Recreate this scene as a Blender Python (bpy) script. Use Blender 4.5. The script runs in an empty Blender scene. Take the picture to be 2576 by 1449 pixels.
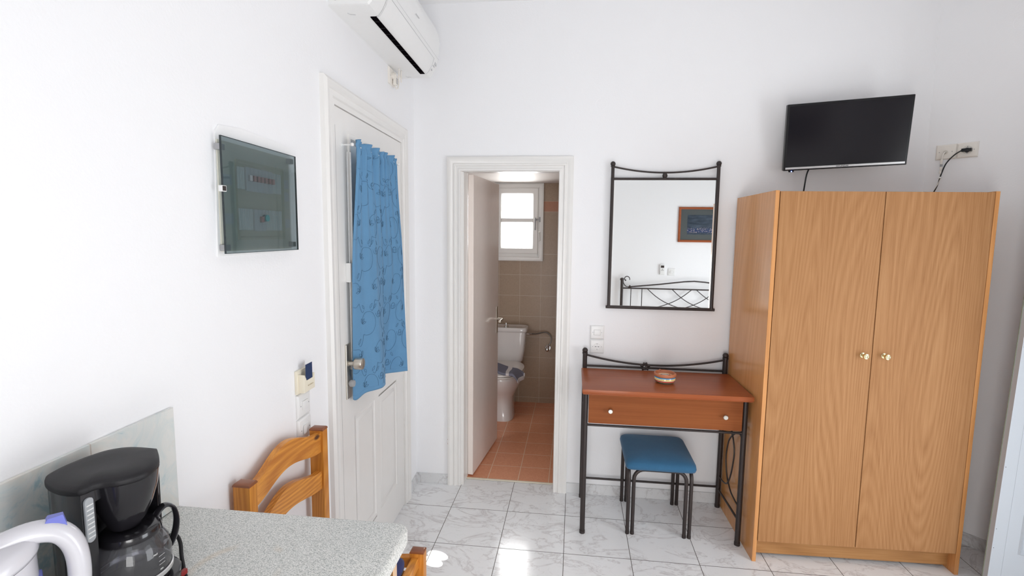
import bpy, bmesh, math, random
from mathutils import Vector, Matrix, Euler
random.seed(7)
S = bpy.context.scene
COL = S.collection
PI = math.pi
SK = 0.0288                      # the left wall is not quite square to the back wall
LA = math.atan(SK)
SD = Vector((0.66837, -0.74383, 0))   # direction of the slanted corner wall
SN = Vector((-0.74383, -0.66837, 0))  # its normal into the room
SP = Vector((2.858, 0, 0))
CEIL = 2.935

# ------------------------------------------------------------------ mesh builder
class G:
    def __init__(s): s.b = bmesh.new()
    def add(s, t, M=None):
        if M is not None: t.transform(M)
        me = bpy.data.meshes.new('t'); t.to_mesh(me); t.free(); s.b.from_mesh(me); bpy.data.meshes.remove(me); return s
    def box(s, x0, x1, y0, y1, z0, z1, bev=0, seg=2, M=None):
        t = bmesh.new(); bmesh.ops.create_cube(t, size=1)
        t.transform(Matrix.Translation(((x0+x1)/2, (y0+y1)/2, (z0+z1)/2)) @ Matrix.Diagonal((abs(x1-x0), abs(y1-y0), abs(z1-z0), 1)))
        if bev: bmesh.ops.bevel(t, geom=t.edges[:], offset=bev, segments=seg, affect='EDGES', profile=.7)
        return s.add(t, M)
    def tube(s, pts, r, n=10, closed=False, cap=True, M=None):
        pts = [Vector(p) for p in pts]; t = bmesh.new(); N = len(pts); rings = []
        rr = r if isinstance(r, (list, tuple)) else [r]*N
        up = None
        for i, p in enumerate(pts):
            a = pts[(i-1) % N] if (closed or i > 0) else p
            c = pts[(i+1) % N] if (closed or i < N-1) else p
            d = (c-a)
            if d.length < 1e-9: d = Vector((0, 0, 1))
            d.normalize()
            if up is None:
                up = Vector((0, 0, 1)) if abs(d.z) < .9 else Vector((1, 0, 0))
            u = d.cross(up)
            if u.length < 1e-6: u = d.orthogonal()
            u.normalize(); v = u.cross(d).normalized(); up = v
            q = rr[i]; q = q if isinstance(q, (list, tuple)) else (q, q)
            rings.append([t.verts.new(p+u*math.cos(2*PI*k/n)*q[0]+v*math.sin(2*PI*k/n)*q[1]) for k in range(n)])
        for i in range(N if closed else N-1):
            A, B = rings[i], rings[(i+1) % N]
            for k in range(n): t.faces.new((A[k], A[(k+1) % n], B[(k+1) % n], B[k]))
        if cap and not closed:
            t.faces.new(rings[0][::-1]); t.faces.new(rings[-1])
        for f in t.faces: f.smooth = True
        bmesh.ops.recalc_face_normals(t, faces=t.faces[:])
        return s.add(t, M)
    def cyl(s, p0, p1, r, n=16, r2=None, M=None):
        p0, p1 = Vector(p0), Vector(p1); d = p1-p0
        t = bmesh.new(); bmesh.ops.create_cone(t, cap_ends=True, segments=n, radius1=r, radius2=r if r2 is None else r2, depth=d.length)
        for f in t.faces: f.smooth = len(f.verts) == 4
        Q = Matrix.Translation((p0+p1)/2) @ d.to_track_quat('Z', 'Y').to_matrix().to_4x4()
        t.transform(Q); return s.add(t, M)
    def ball(s, c, r, sc=(1, 1, 1), M=None, n=16):
        t = bmesh.new(); bmesh.ops.create_uvsphere(t, u_segments=n, v_segments=max(6, n//2+2), radius=r)
        for f in t.faces: f.smooth = True
        t.transform(Matrix.Translation(c) @ Matrix.Diagonal((*sc, 1))); return s.add(t, M)
    def lathe(s, prof, c=(0, 0, 0), n=32, sy=1, M=None, smooth=True):
        t = bmesh.new(); rings = []
        for r, z in prof:
            if r < 1e-6: rings.append([t.verts.new((0, 0, z))])
            else: rings.append([t.verts.new((r*math.cos(2*PI*k/n), r*sy*math.sin(2*PI*k/n), z)) for k in range(n)])
        for A, B in zip(rings, rings[1:]):
            for k in range(n):
                k2 = (k+1) % n
                if len(A) == 1 and len(B) == 1: continue
                if len(A) == 1: f = t.faces.new((A[0], B[k2], B[k]))
                elif len(B) == 1: f = t.faces.new((A[k], A[k2], B[0]))
                else: f = t.faces.new((A[k], A[k2], B[k2], B[k]))
                f.smooth = smooth
        bmesh.ops.recalc_face_normals(t, faces=t.faces[:])
        t.transform(Matrix.Translation(c)); return s.add(t, M)
    def prism(s, poly, z0, z1, bev=0, M=None, smooth=False):
        """poly in xy, extruded along z"""
        t = bmesh.new(); vs = [t.verts.new((p[0], p[1], z0)) for p in poly]; f = t.faces.new(vs)
        r = bmesh.ops.extrude_face_region(t, geom=[f]); nv = [e for e in r['geom'] if isinstance(e, bmesh.types.BMVert)]
        for v in nv: v.co.z = z1
        bmesh.ops.recalc_face_normals(t, faces=t.faces[:])
        if bev:
            es = [e for e in t.edges if abs(e.verts[0].co.z-e.verts[1].co.z) < 1e-7]
            bmesh.ops.bevel(t, geom=es, offset=bev, segments=3, affect='EDGES', profile=.6)
        if smooth:
            for f in t.faces: f.smooth = abs(f.normal.z) < .9
        return s.add(t, M)
    def loft(s, rings, cap=True, M=None, closed=True, smooth=True):
        t = bmesh.new(); R = [[t.verts.new(p) for p in r] for r in rings]; n = len(R[0])
        for A, B in zip(R, R[1:]):
            for k in range(n if closed else n-1):
                f = t.faces.new((A[k], A[(k+1) % n], B[(k+1) % n], B[k])); f.smooth = smooth
        if cap: t.faces.new(R[0][::-1]); t.faces.new(R[-1])
        bmesh.ops.recalc_face_normals(t, faces=t.faces[:])
        return s.add(t, M)
    def moulding(s, x0, x1, z0, z1, prof, closed=False, M=None, sy=-1):
        """frame swept round a rectangle in the xz plane; prof = (distance inward, height off the plane)"""
        st = [((x0, z0), (1, 0 if not closed else 1)), ((x0, z1), (1, -1)), ((x1, z1), (-1, -1)), ((x1, z0), (-1, 0 if not closed else 1))]
        rings = [[(p[0]+d[0]*w, sy*h, p[1]+d[1]*w) for w, h in prof] for p, d in st]
        if closed: rings.append(rings[0])
        return s.loft(rings, cap=not closed, M=M, smooth=False)
    def obj(s, name, mat, parent=None, sharp=None, mod=None):
        bmesh.ops.remove_doubles(s.b, verts=s.b.verts[:], dist=1e-6)
        me = bpy.data.meshes.new(name); s.b.to_mesh(me); s.b.free()
        me.materials.append(mat)
        o = bpy.data.objects.new(name, me); COL.objects.link(o)
        if parent: o.parent = parent
        if sharp is None: sharp = 40
        me.set_sharp_from_angle(angle=math.radians(sharp))
        return o

def thing(name, label, cat, loc=(0, 0, 0), rz=0, group=None, rot=None):
    o = bpy.data.objects.new(name, None); COL.objects.link(o); o.empty_display_size = .05
    o.location = loc; o.rotation_euler = rot if rot is not None else (0, 0, rz); tag(o, label, cat, group); return o
def tag(o, label, cat, group=None):
    o['label'] = label; o['category'] = cat
    if group: o['group'] = group
    return o
def struct(o): o['kind'] = 'structure'; return o
def lab(o, l): o['label'] = l; return o
def sroot(name, loc=(0, 0, 0), rz=0):
    o = bpy.data.objects.new(name, None); COL.objects.link(o); o.location = loc; o.rotation_euler = (0, 0, rz); o['kind'] = 'structure'; return o
def LW(s, x=0, z=0):   # a point s metres along the left wall, x out of it
    return Vector((0, -s, 0)) @ Matrix.Identity(3) if False else Matrix.Rotation(LA, 3, 'Z') @ Vector((x, -s, 0)) + Vector((0, 0, z))

# ------------------------------------------------------------------ materials
def newmat(name):
    m = bpy.data.materials.new(name); m.use_nodes = True; nt = m.node_tree; nt.nodes.clear()
    o = nt.nodes.new('ShaderNodeOutputMaterial'); p = nt.nodes.new('ShaderNodeBsdfPrincipled'); nt.links.new(p.outputs[0], o.inputs[0]); return m, nt, p
class N:
    def __init__(s, nt): s.nt = nt
    def n(s, t, **k):
        x = s.nt.nodes.new(t)
        for a, b in k.items(): setattr(x, a, b)
        return x
    def set(s, inp, v):
        if isinstance(v, bpy.types.NodeSocket): s.nt.links.new(v, inp)
        else: inp.default_value = v
    def math(s, op, a, b=0, c=0):
        x = s.n('ShaderNodeMath', operation=op); s.set(x.inputs[0], a); s.set(x.inputs[1], b); s.set(x.inputs[2], c); return x.outputs[0]
    def coord(s, sc=(1, 1, 1), loc=(0, 0, 0), rot=(0, 0, 0)):
        t = s.n('ShaderNodeTexCoord'); m = s.n('ShaderNodeMapping'); s.nt.links.new(t.outputs['Object'], m.inputs[0])
        m.inputs['Scale'].default_value = sc; m.inputs['Location'].default_value = loc; m.inputs['Rotation'].default_value = rot; return m.outputs[0]
    def noise(s, vec, scale, detail=3, rough=.5, dist=0, out='Fac'):
        x = s.n('ShaderNodeTexNoise'); s.set(x.inputs['Vector'], vec); x.inputs['Scale'].default_value = scale; x.inputs['Detail'].default_value = detail
        x.inputs['Roughness'].default_value = rough; x.inputs['Distortion'].default_value = dist; return x.outputs[out]
    def ramp(s, f, stops, interp='LINEAR'):
        x = s.n('ShaderNodeValToRGB'); s.set(x.inputs[0], f); e = x.color_ramp.elements; x.color_ramp.interpolation = interp
        while len(e) > 1: e.remove(e[-1])
        e[0].position = stops[0][0]; e[0].color = (*stops[0][1], 1)
        for p, c in stops[1:]: k = e.new(p); k.color = (*c, 1)
        return x.outputs[0]
    def mix(s, f, a, b, bt='MIX'):
        x = s.n('ShaderNodeMix', data_type='RGBA', blend_type=bt); s.set(x.inputs[0], f)
        s.set(x.inputs[6], a if isinstance(a, bpy.types.NodeSocket) else (*a, 1)); s.set(x.inputs[7], b if isinstance(b, bpy.types.NodeSocket) else (*b, 1)); return x.outputs[2]
    def bump(s, h, strength, dist=.001):
        x = s.n('ShaderNodeBump'); x.inputs['Strength'].default_value = strength; x.inputs['Distance'].default_value = dist; s.set(x.inputs['Height'], h); return x.outputs[0]
    def sep(s, v):
        x = s.n('ShaderNodeSeparateXYZ'); s.set(x.inputs[0], v); return x.outputs
def plain(name, col, rough=.5, metal=0, coat=0, noise=0.03, nscale=40, bump=0, spec=None, sheen=0):
    m, nt, p = newmat(name); k = N(nt); v = k.coord()
    c2 = tuple(max(0, c*(1-noise)) for c in col); f = k.noise(v, nscale, 2)
    k.set(p.inputs['Base Color'], k.mix(f, col, c2)); p.inputs['Roughness'].default_value = rough; p.inputs['Metallic'].default_value = metal
    if coat: p.inputs['Coat Weight'].default_value = coat; p.inputs['Coat Roughness'].default_value = .08
    if spec is not None: p.inputs['Specular IOR Level'].default_value = spec
    if sheen: p.inputs['Sheen Weight'].default_value = sheen
    if bump: k.set(p.inputs['Normal'], k.bump(k.noise(v, nscale, 4), bump))
    return m
def wallmat():
    m, nt, p = newmat('white_plaster'); k = N(nt); v = k.coord()
    p.inputs['Roughness'].default_value = .75; p.inputs['Base Color'].default_value = (.85, .85, .86, 1)
    a = k.noise(v, 130, 3, .6); b = k.noise(v, 18, 4, .6); c = k.noise(v, 2.2, 2, .5)
    h = k.math('ADD', k.math('MULTIPLY', a, .35), k.math('ADD', k.math('MULTIPLY', b, .8), k.math('MULTIPLY', c, 3)))
    k.set(p.inputs['Normal'], k.bump(h, .55, .0022)); return m
def grout(k, co, p, ph, w):
    """distance to the nearest joint, 1 on the joint"""
    t = k.math('DIVIDE', k.math('SUBTRACT', co, ph), p); f = k.math('FRACT', t); d = k.math('MINIMUM', f, k.math('SUBTRACT', 1, f))
    return k.math('LESS_THAN', d, w/p/2), k.math('FLOOR', t)
def marble(name, pitch, gx, gy, joint=True, shift=0, tone=1.0):
    m, nt, p = newmat(name); k = N(nt); v = k.coord(); s = k.sep(v)
    jx, ix = grout(k, s[0], pitch, gx, .0032); jy, iy = grout(k, s[1], pitch, gy, .0032)
    cell = k.n('ShaderNodeCombineXYZ'); k.set(cell.inputs[0], ix); k.set(cell.inputs[1], iy)
    wn = k.n('ShaderNodeTexWhiteNoise'); k.set(wn.inputs[0], cell.outputs[0])
    off = k.n('ShaderNodeVectorMath', operation='MULTIPLY_ADD'); k.set(off.inputs[0], wn.outputs['Color']); off.inputs[1].default_value = (7, 9, 5)
    rot = k.n('ShaderNodeMapping'); k.set(rot.inputs[0], v); rot.inputs['Scale'].default_value = (1, 1.7, 1); rot.inputs['Rotation'].default_value = (0, 0, .7)
    k.set(off.inputs[2], rot.outputs[0]); vv = off.outputs[0]
    n1 = k.noise(vv, 3.2, 5, .62, .9); ve = k.math('ABSOLUTE', k.math('SUBTRACT', n1, .5))
    n2 = k.noise(vv, 7.5, 5, .6, 1.2); ve2 = k.math('ABSOLUTE', k.math('SUBTRACT', n2, .5))
    msk = k.ramp(k.noise(vv, 4, 2), [(.42, (0, 0, 0)), (.62, (1, 1, 1))])
    L1 = k.ramp(ve, [(0, (1, 1, 1)), (.009, (.5, .5, .5)), (.035, (0, 0, 0))]); L2 = k.ramp(ve2, [(0, (.8, .8, .8)), (.012, (0, 0, 0))])
    vein = k.math('MAXIMUM', L1, k.math('MULTIPLY', L2, msk))
    base = k.mix(k.noise(vv, 2.5, 3), (.82*tone, .825*tone, .83*tone), (.88*tone, .885*tone, .89*tone))
    c = k.mix(k.math('MULTIPLY', vein, .62), base, (.52*tone, .49*tone, .49*tone))
    if joint:
        j = k.math('MAXIMUM', jx, jy); c = k.mix(j, c, (.10, .09, .075)); k.set(p.inputs['Roughness'], k.math('MULTIPLY_ADD', j, .5, .13))
        k.set(p.inputs['Normal'], k.bump(k.math('SUBTRACT', 1, j), .4, .001))
    else: p.inputs['Roughness'].default_value = .22
    k.set(p.inputs['Base Color'], c); return m
def tilemat(name, ax, px, py, phx, phy, col, col2, gcol, w=.003, rough=.4, band=None):
    m, nt, p = newmat(name); k = N(nt); v = k.coord(); s = k.sep(v)
    A, B = s[ax[0]], s[ax[1]]
    jx, ix = grout(k, A, px, phx, w); jy, iy = grout(k, B, py, phy, w)
    n = k.noise(v, 60, 5, .7, 1.5); n2 = k.noise(v, 5, 2)
    c = k.mix(k.ramp(n, [(.35, (0, 0, 0)), (.68, (1, 1, 1))]), col, col2); c = k.mix(k.math('MULTIPLY', n2, .25), c, tuple(x*.8 for x in col2))
    if band:
        inb = k.math('MULTIPLY', k.math('GREATER_THAN', B, band[0]), k.math('LESS_THAN', B, band[1]))
        c = k.mix(inb, c, k.mix(n, (.40, .18, .095), (.31, .125, .065)))
        low = k.math('LESS_THAN', B, 1.5); jx = k.math('MULTIPLY', jx, low)
        edge = k.math('MAXIMUM', k.math('LESS_THAN', k.math('ABSOLUTE', k.math('SUBTRACT', B, band[0])), .0012), k.math('LESS_THAN', k.math('ABSOLUTE', k.math('SUBTRACT', B, band[1])), .0012))
        jy = k.math('MAXIMUM', k.math('MULTIPLY', jy, low), edge)
    j = k.math('MAXIMUM', jx, jy); c = k.mix(j, c, gcol); k.set(p.inputs['Base Color'], c); p.inputs['Roughness'].default_value = rough
    k.set(p.inputs['Normal'], k.bump(k.math('ADD', k.math('MULTIPLY', k.math('SUBTRACT', 1, j), 1), k.math('MULTIPLY', n, .3)), .3, .001)); return m
def wood(name, a, b, c, grain='Z', fine=1.0, rough=.4, cath=1.0, scale=1.0, knots=False, coat=0, seed=0, pore=.55, ringamp=.34, spec=.3):
    """a light, b mid, c dark; grain axis"""
    m, nt, p = newmat(name); k = N(nt)
    ax = {'X': (.10, 1, 1), 'Y': (1, .10, 1), 'Z': (1, 1, .10)}[grain]; ax2 = {'X': (.02, 1, 1), 'Y': (1, .02, 1), 'Z': (1, 1, .02)}[grain]
    v = k.coord(tuple(x*scale for x in ax), (seed, seed*.7, seed*.3)); vf = k.coord(tuple(x*scale for x in ax2), (seed, 0, 0))
    big = k.noise(v, 3.2, 1, .4, .25)
    ring = k.math('FRACT', k.math('MULTIPLY', big, 46*cath)); ring = k.math('ABSOLUTE', k.math('SUBTRACT', k.math('MULTIPLY', ring, 2), 1))
    fin = k.noise(vf, 380*fine, 3, .6); fin2 = k.noise(vf, 110*fine, 3, .6); msk = k.noise(v, 6, 2)
    f = k.math('ADD', k.math('MULTIPLY', ring, k.math('MULTIPLY', msk, ringamp)), k.math('ADD', k.math('MULTIPLY', fin, pore), k.math('MULTIPLY', fin2, .40)))
    col = k.ramp(f, [(.30, c), (.58, b), (.85, a)])
    col = k.mix(k.math('MULTIPLY', k.noise(v, 3, 2), .3), col, b)
    if knots:
        vo = k.n('ShaderNodeTexVoronoi'); kv = k.coord((1, 1, .55) if grain == 'Z' else (1, .55, 1), (seed, .3, .1)); k.set(vo.inputs['Vector'], kv); vo.inputs['Scale'].default_value = 11
        kn = k.ramp(vo.outputs['Distance'], [(.055, (1, 1, 1)), (.12, (0, 0, 0))]); gate = k.ramp(k.sep(vo.outputs['Color'])[0], [(.5, (0, 0, 0)), (.55, (1, 1, 1))])
        col = k.mix(k.math('MULTIPLY', kn, gate), col, (.10, .035, .015))
    k.set(p.inputs['Base Color'], col); p.inputs['Roughness'].default_value = rough; p.inputs['Specular IOR Level'].default_value = spec
    if coat: p.inputs['Coat Weight'].default_value = coat; p.inputs['Coat Roughness'].default_value = .12
    k.set(p.inputs['Normal'], k.bump(f, .12, .0004)); return m
def formica():
    m, nt, p = newmat('speckled_laminate'); k = N(nt); v = k.coord((1, 1, 1), (0, 0, 0), (0, 0, .6)); v2 = k.coord((1, 2.2, 1), (0, 0, 0), (0, 0, .7))
    n = k.noise(v2, 260, 3, .6, 1.2); n2 = k.noise(v, 420, 2, .5)
    c = k.ramp(n, [(.40, (.30, .32, .30)), (.50, (.55, .555, .53)), (.60, (.74, .74, .71))])
    c = k.mix(k.ramp(n2, [(.5, (0, 0, 0)), (.62, (1, 1, 1))]), c, (.78, .77, .74))
    # rust-brown ring stain left on the laminate
    s = k.sep(k.coord()); dx = k.math('SUBTRACT', s[0], .345); dy = k.math('SUBTRACT', s[1], -2.10)
    r = k.math('SQRT', k.math('ADD', k.math('MULTIPLY', dx, dx), k.math('MULTIPLY', dy, dy))); d = k.math('ABSOLUTE', k.math('SUBTRACT', r, .082))
    st = k.math('MULTIPLY', k.ramp(d, [(.002, (1, 1, 1)), (.012, (0, 0, 0))]), k.ramp(k.noise(k.coord(), 14, 3), [(.42, (0, 0, 0)), (.6, (1, 1, 1))]))
    c = k.mix(k.math('MULTIPLY', st, .35), c, (.62, .47, .30))
    k.set(p.inputs['Base Color'], c); p.inputs['Roughness'].default_value = .42; k.set(p.inputs['Normal'], k.bump(n, .15, .0005)); return m
def backsplashmat():
    m, nt, p = newmat('marbled_tile'); k = N(nt); v = k.coord((1, 1, 1), (2, 0, 0), (0, .5, .6)); s = k.sep(k.coord())
    n = k.noise(v, 9, 5, .65, 1.5); n2 = k.noise(v, 5, 4, .6, 2)
    c = k.ramp(n, [(.38, (.42, .56, .60)), (.47, (.64, .69, .68)), (.6, (.73, .73, .70))]); c = k.mix(k.ramp(n2, [(.5, (0, 0, 0)), (.7, (.55, .55, .55))]), c, (.68, .60, .50))
    j, i = grout(k, s[1], .2, -1.912, .0025); c = k.mix(j, c, (.55, .50, .45)); k.set(p.inputs['Base Color'], c); p.inputs['Roughness'].default_value = .18; return m
def fabric(name, c1, c2, scale=500, sheen=.3, bump=.3):
    m, nt, p = newmat(name); k = N(nt); v = k.coord((1, 1, 3)); v2 = k.coord()
    n = k.noise(v, scale, 2); n2 = k.noise(v2, 14, 4, .6)
    k.set(p.inputs['Base Color'], k.mix(k.math('MULTIPLY', k.math('ADD', n, n2), .5), c1, c2)); p.inputs['Roughness'].default_value = .85
    p.inputs['Sheen Weight'].default_value = sheen; p.inputs['Specular IOR Level'].default_value = .15; k.set(p.inputs['Normal'], k.bump(n, bump, .0006)); return m
def towelmat():
    m, nt, p = newmat('towel_weave'); k = N(nt); s = k.sep(k.coord()); uv = k.n('ShaderNodeUVMap'); u = k.sep(uv.outputs[0])
    wv = k.n('ShaderNodeTexChecker'); k.set(wv.inputs[0], uv.outputs[0]); wv.inputs['Scale'].default_value = 90
    dark = k.mix(wv.outputs['Fac'], (.055, .055, .10), (.30, .30, .36))
    a = u[0]
    st = k.math('MAXIMUM', k.math('LESS_THAN', k.math('ABSOLUTE', k.math('SUBTRACT', a, .62)), .055), k.math('LESS_THAN', a, .10))
    st = k.math('MAXIMUM', st, k.math('GREATER_THAN', a, .975))
    k.set(p.inputs['Base Color'], k.mix(st, dark, (.66, .62, .62))); p.inputs['Roughness'].default_value = .95; k.set(p.inputs['Normal'], k.bump(wv.outputs['Fac'], .6, .0015)); return m
def glassmat(name, tint, alpha, rough=.02, edge=None):
    """thin pane: tinted see-through plus reflection"""
    m = bpy.data.materials.new(name); m.use_nodes = True; nt = m.node_tree; nt.nodes.clear(); k = N(nt)
    o = k.n('ShaderNodeOutputMaterial'); t = k.n('ShaderNodeBsdfTransparent'); t.inputs[0].default_value = (*tint, 1)
    g = k.n('ShaderNodeBsdfGlossy'); g.inputs['Roughness'].default_value = rough; d = k.n('ShaderNodeBsdfDiffuse'); d.inputs[0].default_value = (*(edge or tint), 1)
    fr = k.n('ShaderNodeFresnel'); fr.inputs[0].default_value = 1.5; ge = k.n('ShaderNodeNewGeometry'); fo = k.math('MULTIPLY', fr.outputs[0], k.math('SUBTRACT', 1, ge.outputs['Backfacing']))
    m1 = k.n('ShaderNodeMixShader'); m1.inputs[0].default_value = alpha; nt.links.new(t.outputs[0], m1.inputs[1]); nt.links.new(d.outputs[0], m1.inputs[2])
    m2 = k.n('ShaderNodeMixShader'); nt.links.new(fo, m2.inputs[0]); nt.links.new(m1.outputs[0], m2.inputs[1]); nt.links.new(g.outputs[0], m2.inputs[2]); nt.links.new(m2.outputs[0], o.inputs[0]); return m
def emis(name, col, st):
    m = bpy.data.materials.new(name); m.use_nodes = True; nt = m.node_tree; nt.nodes.clear(); k = N(nt); o = k.n('ShaderNodeOutputMaterial'); e = k.n('ShaderNodeEmission')
    e.inputs[0].default_value = (*col, 1); e.inputs[1].default_value = st; nt.links.new(e.outputs[0], o.inputs[0]); return m

M_wall = wallmat()
M_ceil = plain('ceiling_paint', (.86, .86, .86), .8, bump=.15, nscale=90)
M_floor = marble('marble_floor_tile', 1/3, .294, -.26)
M_base = marble('marble_skirting', 1/3, 5, 5, joint=False, tone=.80)
M_terra = tilemat('terracotta_tile', (0, 1), .2, .197, .446, .283, (.80, .37, .21), (.68, .28, .15), (.80, .60, .44), w=.0045)
M_btile = tilemat('beige_wall_tile', (0, 2), .1965, .1955, .28, .052, (.36, .255, .175), (.29, .20, .132), (.48, .39, .30), band=(1.81, 1.905), rough=.3)
M_paint = plain('white_gloss_paint', (.80, .785, .76), .30, noise=.04, nscale=12, bump=.05)
M_paint2 = plain('cream_gloss_paint', (.84, .755, .70), .20, noise=.05, nscale=22, bump=.5)
M_white = plain('white_plastic', (.80, .80, .79), .3)
M_cream = plain('cream_plastic', (.82, .76, .62), .35)
M_ivory = plain('ivory_cord', (.80, .76, .70), .4)
M_grey = plain('grey_plastic', (.35, .35, .36), .4)
M_lgrey = plain('pale_grey_print', (.55, .55, .56), .5)
M_black = plain('black_void', (.004, .003, .004), .9, spec=0)
M_iron = plain('dark_brown_iron', (.040, .030, .028), .42, metal=.3, noise=.2)
M_oak = wood('oak_veneer', (.47, .255, .118), (.39, .197, .084), (.28, .125, .048), 'Z', rough=.5, coat=0, spec=.12, scale=1.0, cath=1.0)
M_oak2 = wood('oak_veneer_right', (.47, .255, .118), (.39, .197, .084), (.28, .125, .048), 'Z', rough=.5, coat=0, spec=.12, scale=1.0, cath=1.0, seed=3.7)
M_oakh = wood('oak_veneer_across', (.48, .26, .105), (.38, .185, .065), (.25, .11, .036), 'X', rough=.4, scale=1.2, cath=.9, seed=1.1)
M_oaks = wood('oak_veneer_side', (.74, .38, .15), (.63, .30, .11), (.48, .21, .07), 'Z', rough=.26, coat=.2, cath=.4, seed=2.2, pore=.4)
M_cherry = wood('cherry_veneer', (.45, .135, .045), (.37, .10, .030), (.27, .065, .018), 'X', rough=.34, coat=.12, cath=.4, scale=.8, pore=.25, ringamp=.2, spec=.2)
M_cherry2 = wood('cherry_drawer_front', (.37, .132, .045), (.30, .100, .032), (.22, .064, .02), 'X', rough=.42, coat=.0, cath=.4, scale=.8, seed=2, pore=.25, ringamp=.2, spec=.1)
M_pine = wood('varnished_pine', (.84, .42, .095), (.70, .30, .050), (.47, .16, .022), 'Z', rough=.35, coat=.15, cath=1.2, scale=1.2, knots=False, pore=.2)
M_piney = wood('varnished_pine_slat', (.92, .47, .10), (.78, .34, .055), (.44, .14, .020), 'Y', rough=.35, coat=.15, cath=1.6, scale=1.3, knots=True, seed=.4, pore=.2)
M_pinedark = plain('pine_end_grain', (.27, .085, .03), .35, coat=.3, noise=.2, nscale=60)
M_cab = wood('brown_cabinet_laminate', (.30, .18, .085), (.22, .12, .05), (.13, .065, .025), 'Z', rough=.4, cath=.7, seed=5)
M_cabedge = plain('beech_edge_band', (.62, .42, .26), .4, noise=.1)
M_form = formica()
M_splash = backsplashmat()
M_curt = fabric('blue_curtain_cloth', (.135, .29, .465), (.10, .23, .39), 420, .08, .35)
M_stitch = plain('navy_stitching', (.045, .115, .19), .8)
M_velv = fabric('blue_velvet', (.045, .150, .275), (.024, .085, .165), 300, .15, .3)
M_navy = fabric('navy_cushion_cloth', (.040, .050, .16), (.025, .03, .10), 300, .15, .3)
M_porc = plain('white_porcelain', (.66, .62, .60), .08, coat=.5, noise=.02)
M_seat = plain('toilet_seat_plastic', (.70, .66, .62), .2)
M_chrome = plain('chrome', (.75, .75, .75), .15, metal=1)
M_satin = plain('satin_nickel', (.66, .62, .55), .35, metal=1)
M_brass = plain('polished_pale_brass', (.80, .72, .45), .12, metal=1)
M_blk = plain('black_gloss_plastic', (.014, .013, .016), .16, coat=.3, noise=.1)
M_blkm = plain('black_satin_plastic', (.014, .013, .015), .5, spec=.3, noise=.2, nscale=900, bump=.25)
M_kett = plain('white_kettle_plastic', (.58, .57, .605), .22, coat=.2)
M_kblue = plain('blue_switch_plastic', (.13, .15, .50), .35)
M_kwin = plain('translucent_water_window', (.62, .62, .66), .12)
M_screen = plain('dark_screen', (.010, .009, .012), .16, spec=.28, noise=.1, nscale=3)
M_silver = plain('silver_strip', (.62, .62, .62), .3, metal=.6)
M_bezel = plain('black_bezel', (.007, .007, .008), .3, spec=.3)
M_towel = towelmat()
M_terrac = plain('bare_terracotta_rim', (.50, .17, .075), .45, noise=.15, nscale=80)
M_cardb = plain('dark_blue_card', (.022, .045, .12), .25)
M_glass = glassmat('carafe_glass', (.80, .80, .82), .04)
M_tint = glassmat('smoked_green_glass', (.58, .635, .65), .07, .02, (.20, .27, .27))
M_pane = glassmat('clear_pane', (.97, .98, .98), .0)
M_mirror = plain('mirror_silver', (.93, .95, .94), .01, metal=1, noise=0)
M_led = emis('blue_standby_light', (.15, .25, 1), 12)
M_sky = None

# ------------------------------------------------------------------ room shell
XR = SP.x+SD.x*.60; YR = SP.y+SD.y*.60     # end of the slanted wall
YB = -3.10
def wallbox(name, pts_boxes, mat=M_wall, rz=0):
    g = G()
    for b in pts_boxes: g.box(*b)
    o = g.obj(name, mat); o.rotation_euler = (0, 0, rz); return struct(o)
g = G(); g.prism([(-.3, .085), (-.3, YB-.2), (XR+.3, YB-.2), (XR+.3, .085)], -.12, 0); struct(g.obj('floor', M_floor))
g = G(); g.box(-.65, 1.35, .085, 1.72, -.12, .001); struct(g.obj('bathroom_floor', M_terra))
g = G(); g.box(.292, .896, .076, .092, 0, .004, .001); struct(g.obj('trim_3', M_cream))
g = G(); g.box(-.3, XR+.3, YB-.2, .13, CEIL, CEIL+.1); struct(g.obj('ceiling', M_ceil))
wallbox('wall_left', [(-.12, 0, -3.3, .1, 0, CEIL)], rz=LA)
# back wall with the bathroom doorway
DX0, DX1, DZ = .292, .896, 1.990
wallbox('wall_back', [(-.1, DX0, 0, .12, 0, CEIL), (DX1, 3.0, 0, .12, 0, CEIL), (DX0, DX1, 0, .12, DZ, CEIL)])
# slanted corner wall
Ms = Matrix.Translation(SP) @ Matrix.Rotation(math.atan2(SD.y, SD.x), 4, 'Z')
g = G(); g.box(-.05, .60, 0, .12, 0, CEIL, M=Matrix.Identity(4)); o = g.obj('corner_wall', M_wall); o.matrix_world = Ms; struct(o)
# right wall with the balcony doorway, rear wall with an unseen doorway added for fill light
BY0, BY1, BZ = -1.30, -2.50, 2.18
wallbox('wall_right', [(XR, XR+.15, BY0, YR+.05, 0, CEIL), (XR, XR+.15, YB, BY1, 0, CEIL), (XR, XR+.15, BY1, BY0, BZ, CEIL)])
WX0, WX1, WZ0, WZ1 = .70, 1.37, 0, 2.15
wallbox('wall_rear', [(-.2, WX0, YB-.15, YB, 0, CEIL), (WX1, XR+.15, YB-.15, YB, 0, CEIL), (WX0, WX1, YB-.15, YB, WZ1, CEIL)])
r = sroot('trim_7', (0, YB, 0))  # casing of the added rear doorway
g = G(); g.moulding(WX0, WX1, 0, WZ1, [(-.06, 0), (-.06, .015), (0, .015), (.02, .010), (.02, -.14), (0, -.14), (0, 0)], sy=1); g.obj('door_frame', M_paint, r)
r = sroot('trim_6', (XR, 0, 0))
g = G(); MM = Matrix(((0, 1, 0, 0), (1, 0, 0, 0), (0, 0, 1, 0), (0, 0, 0, 1)))
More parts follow.
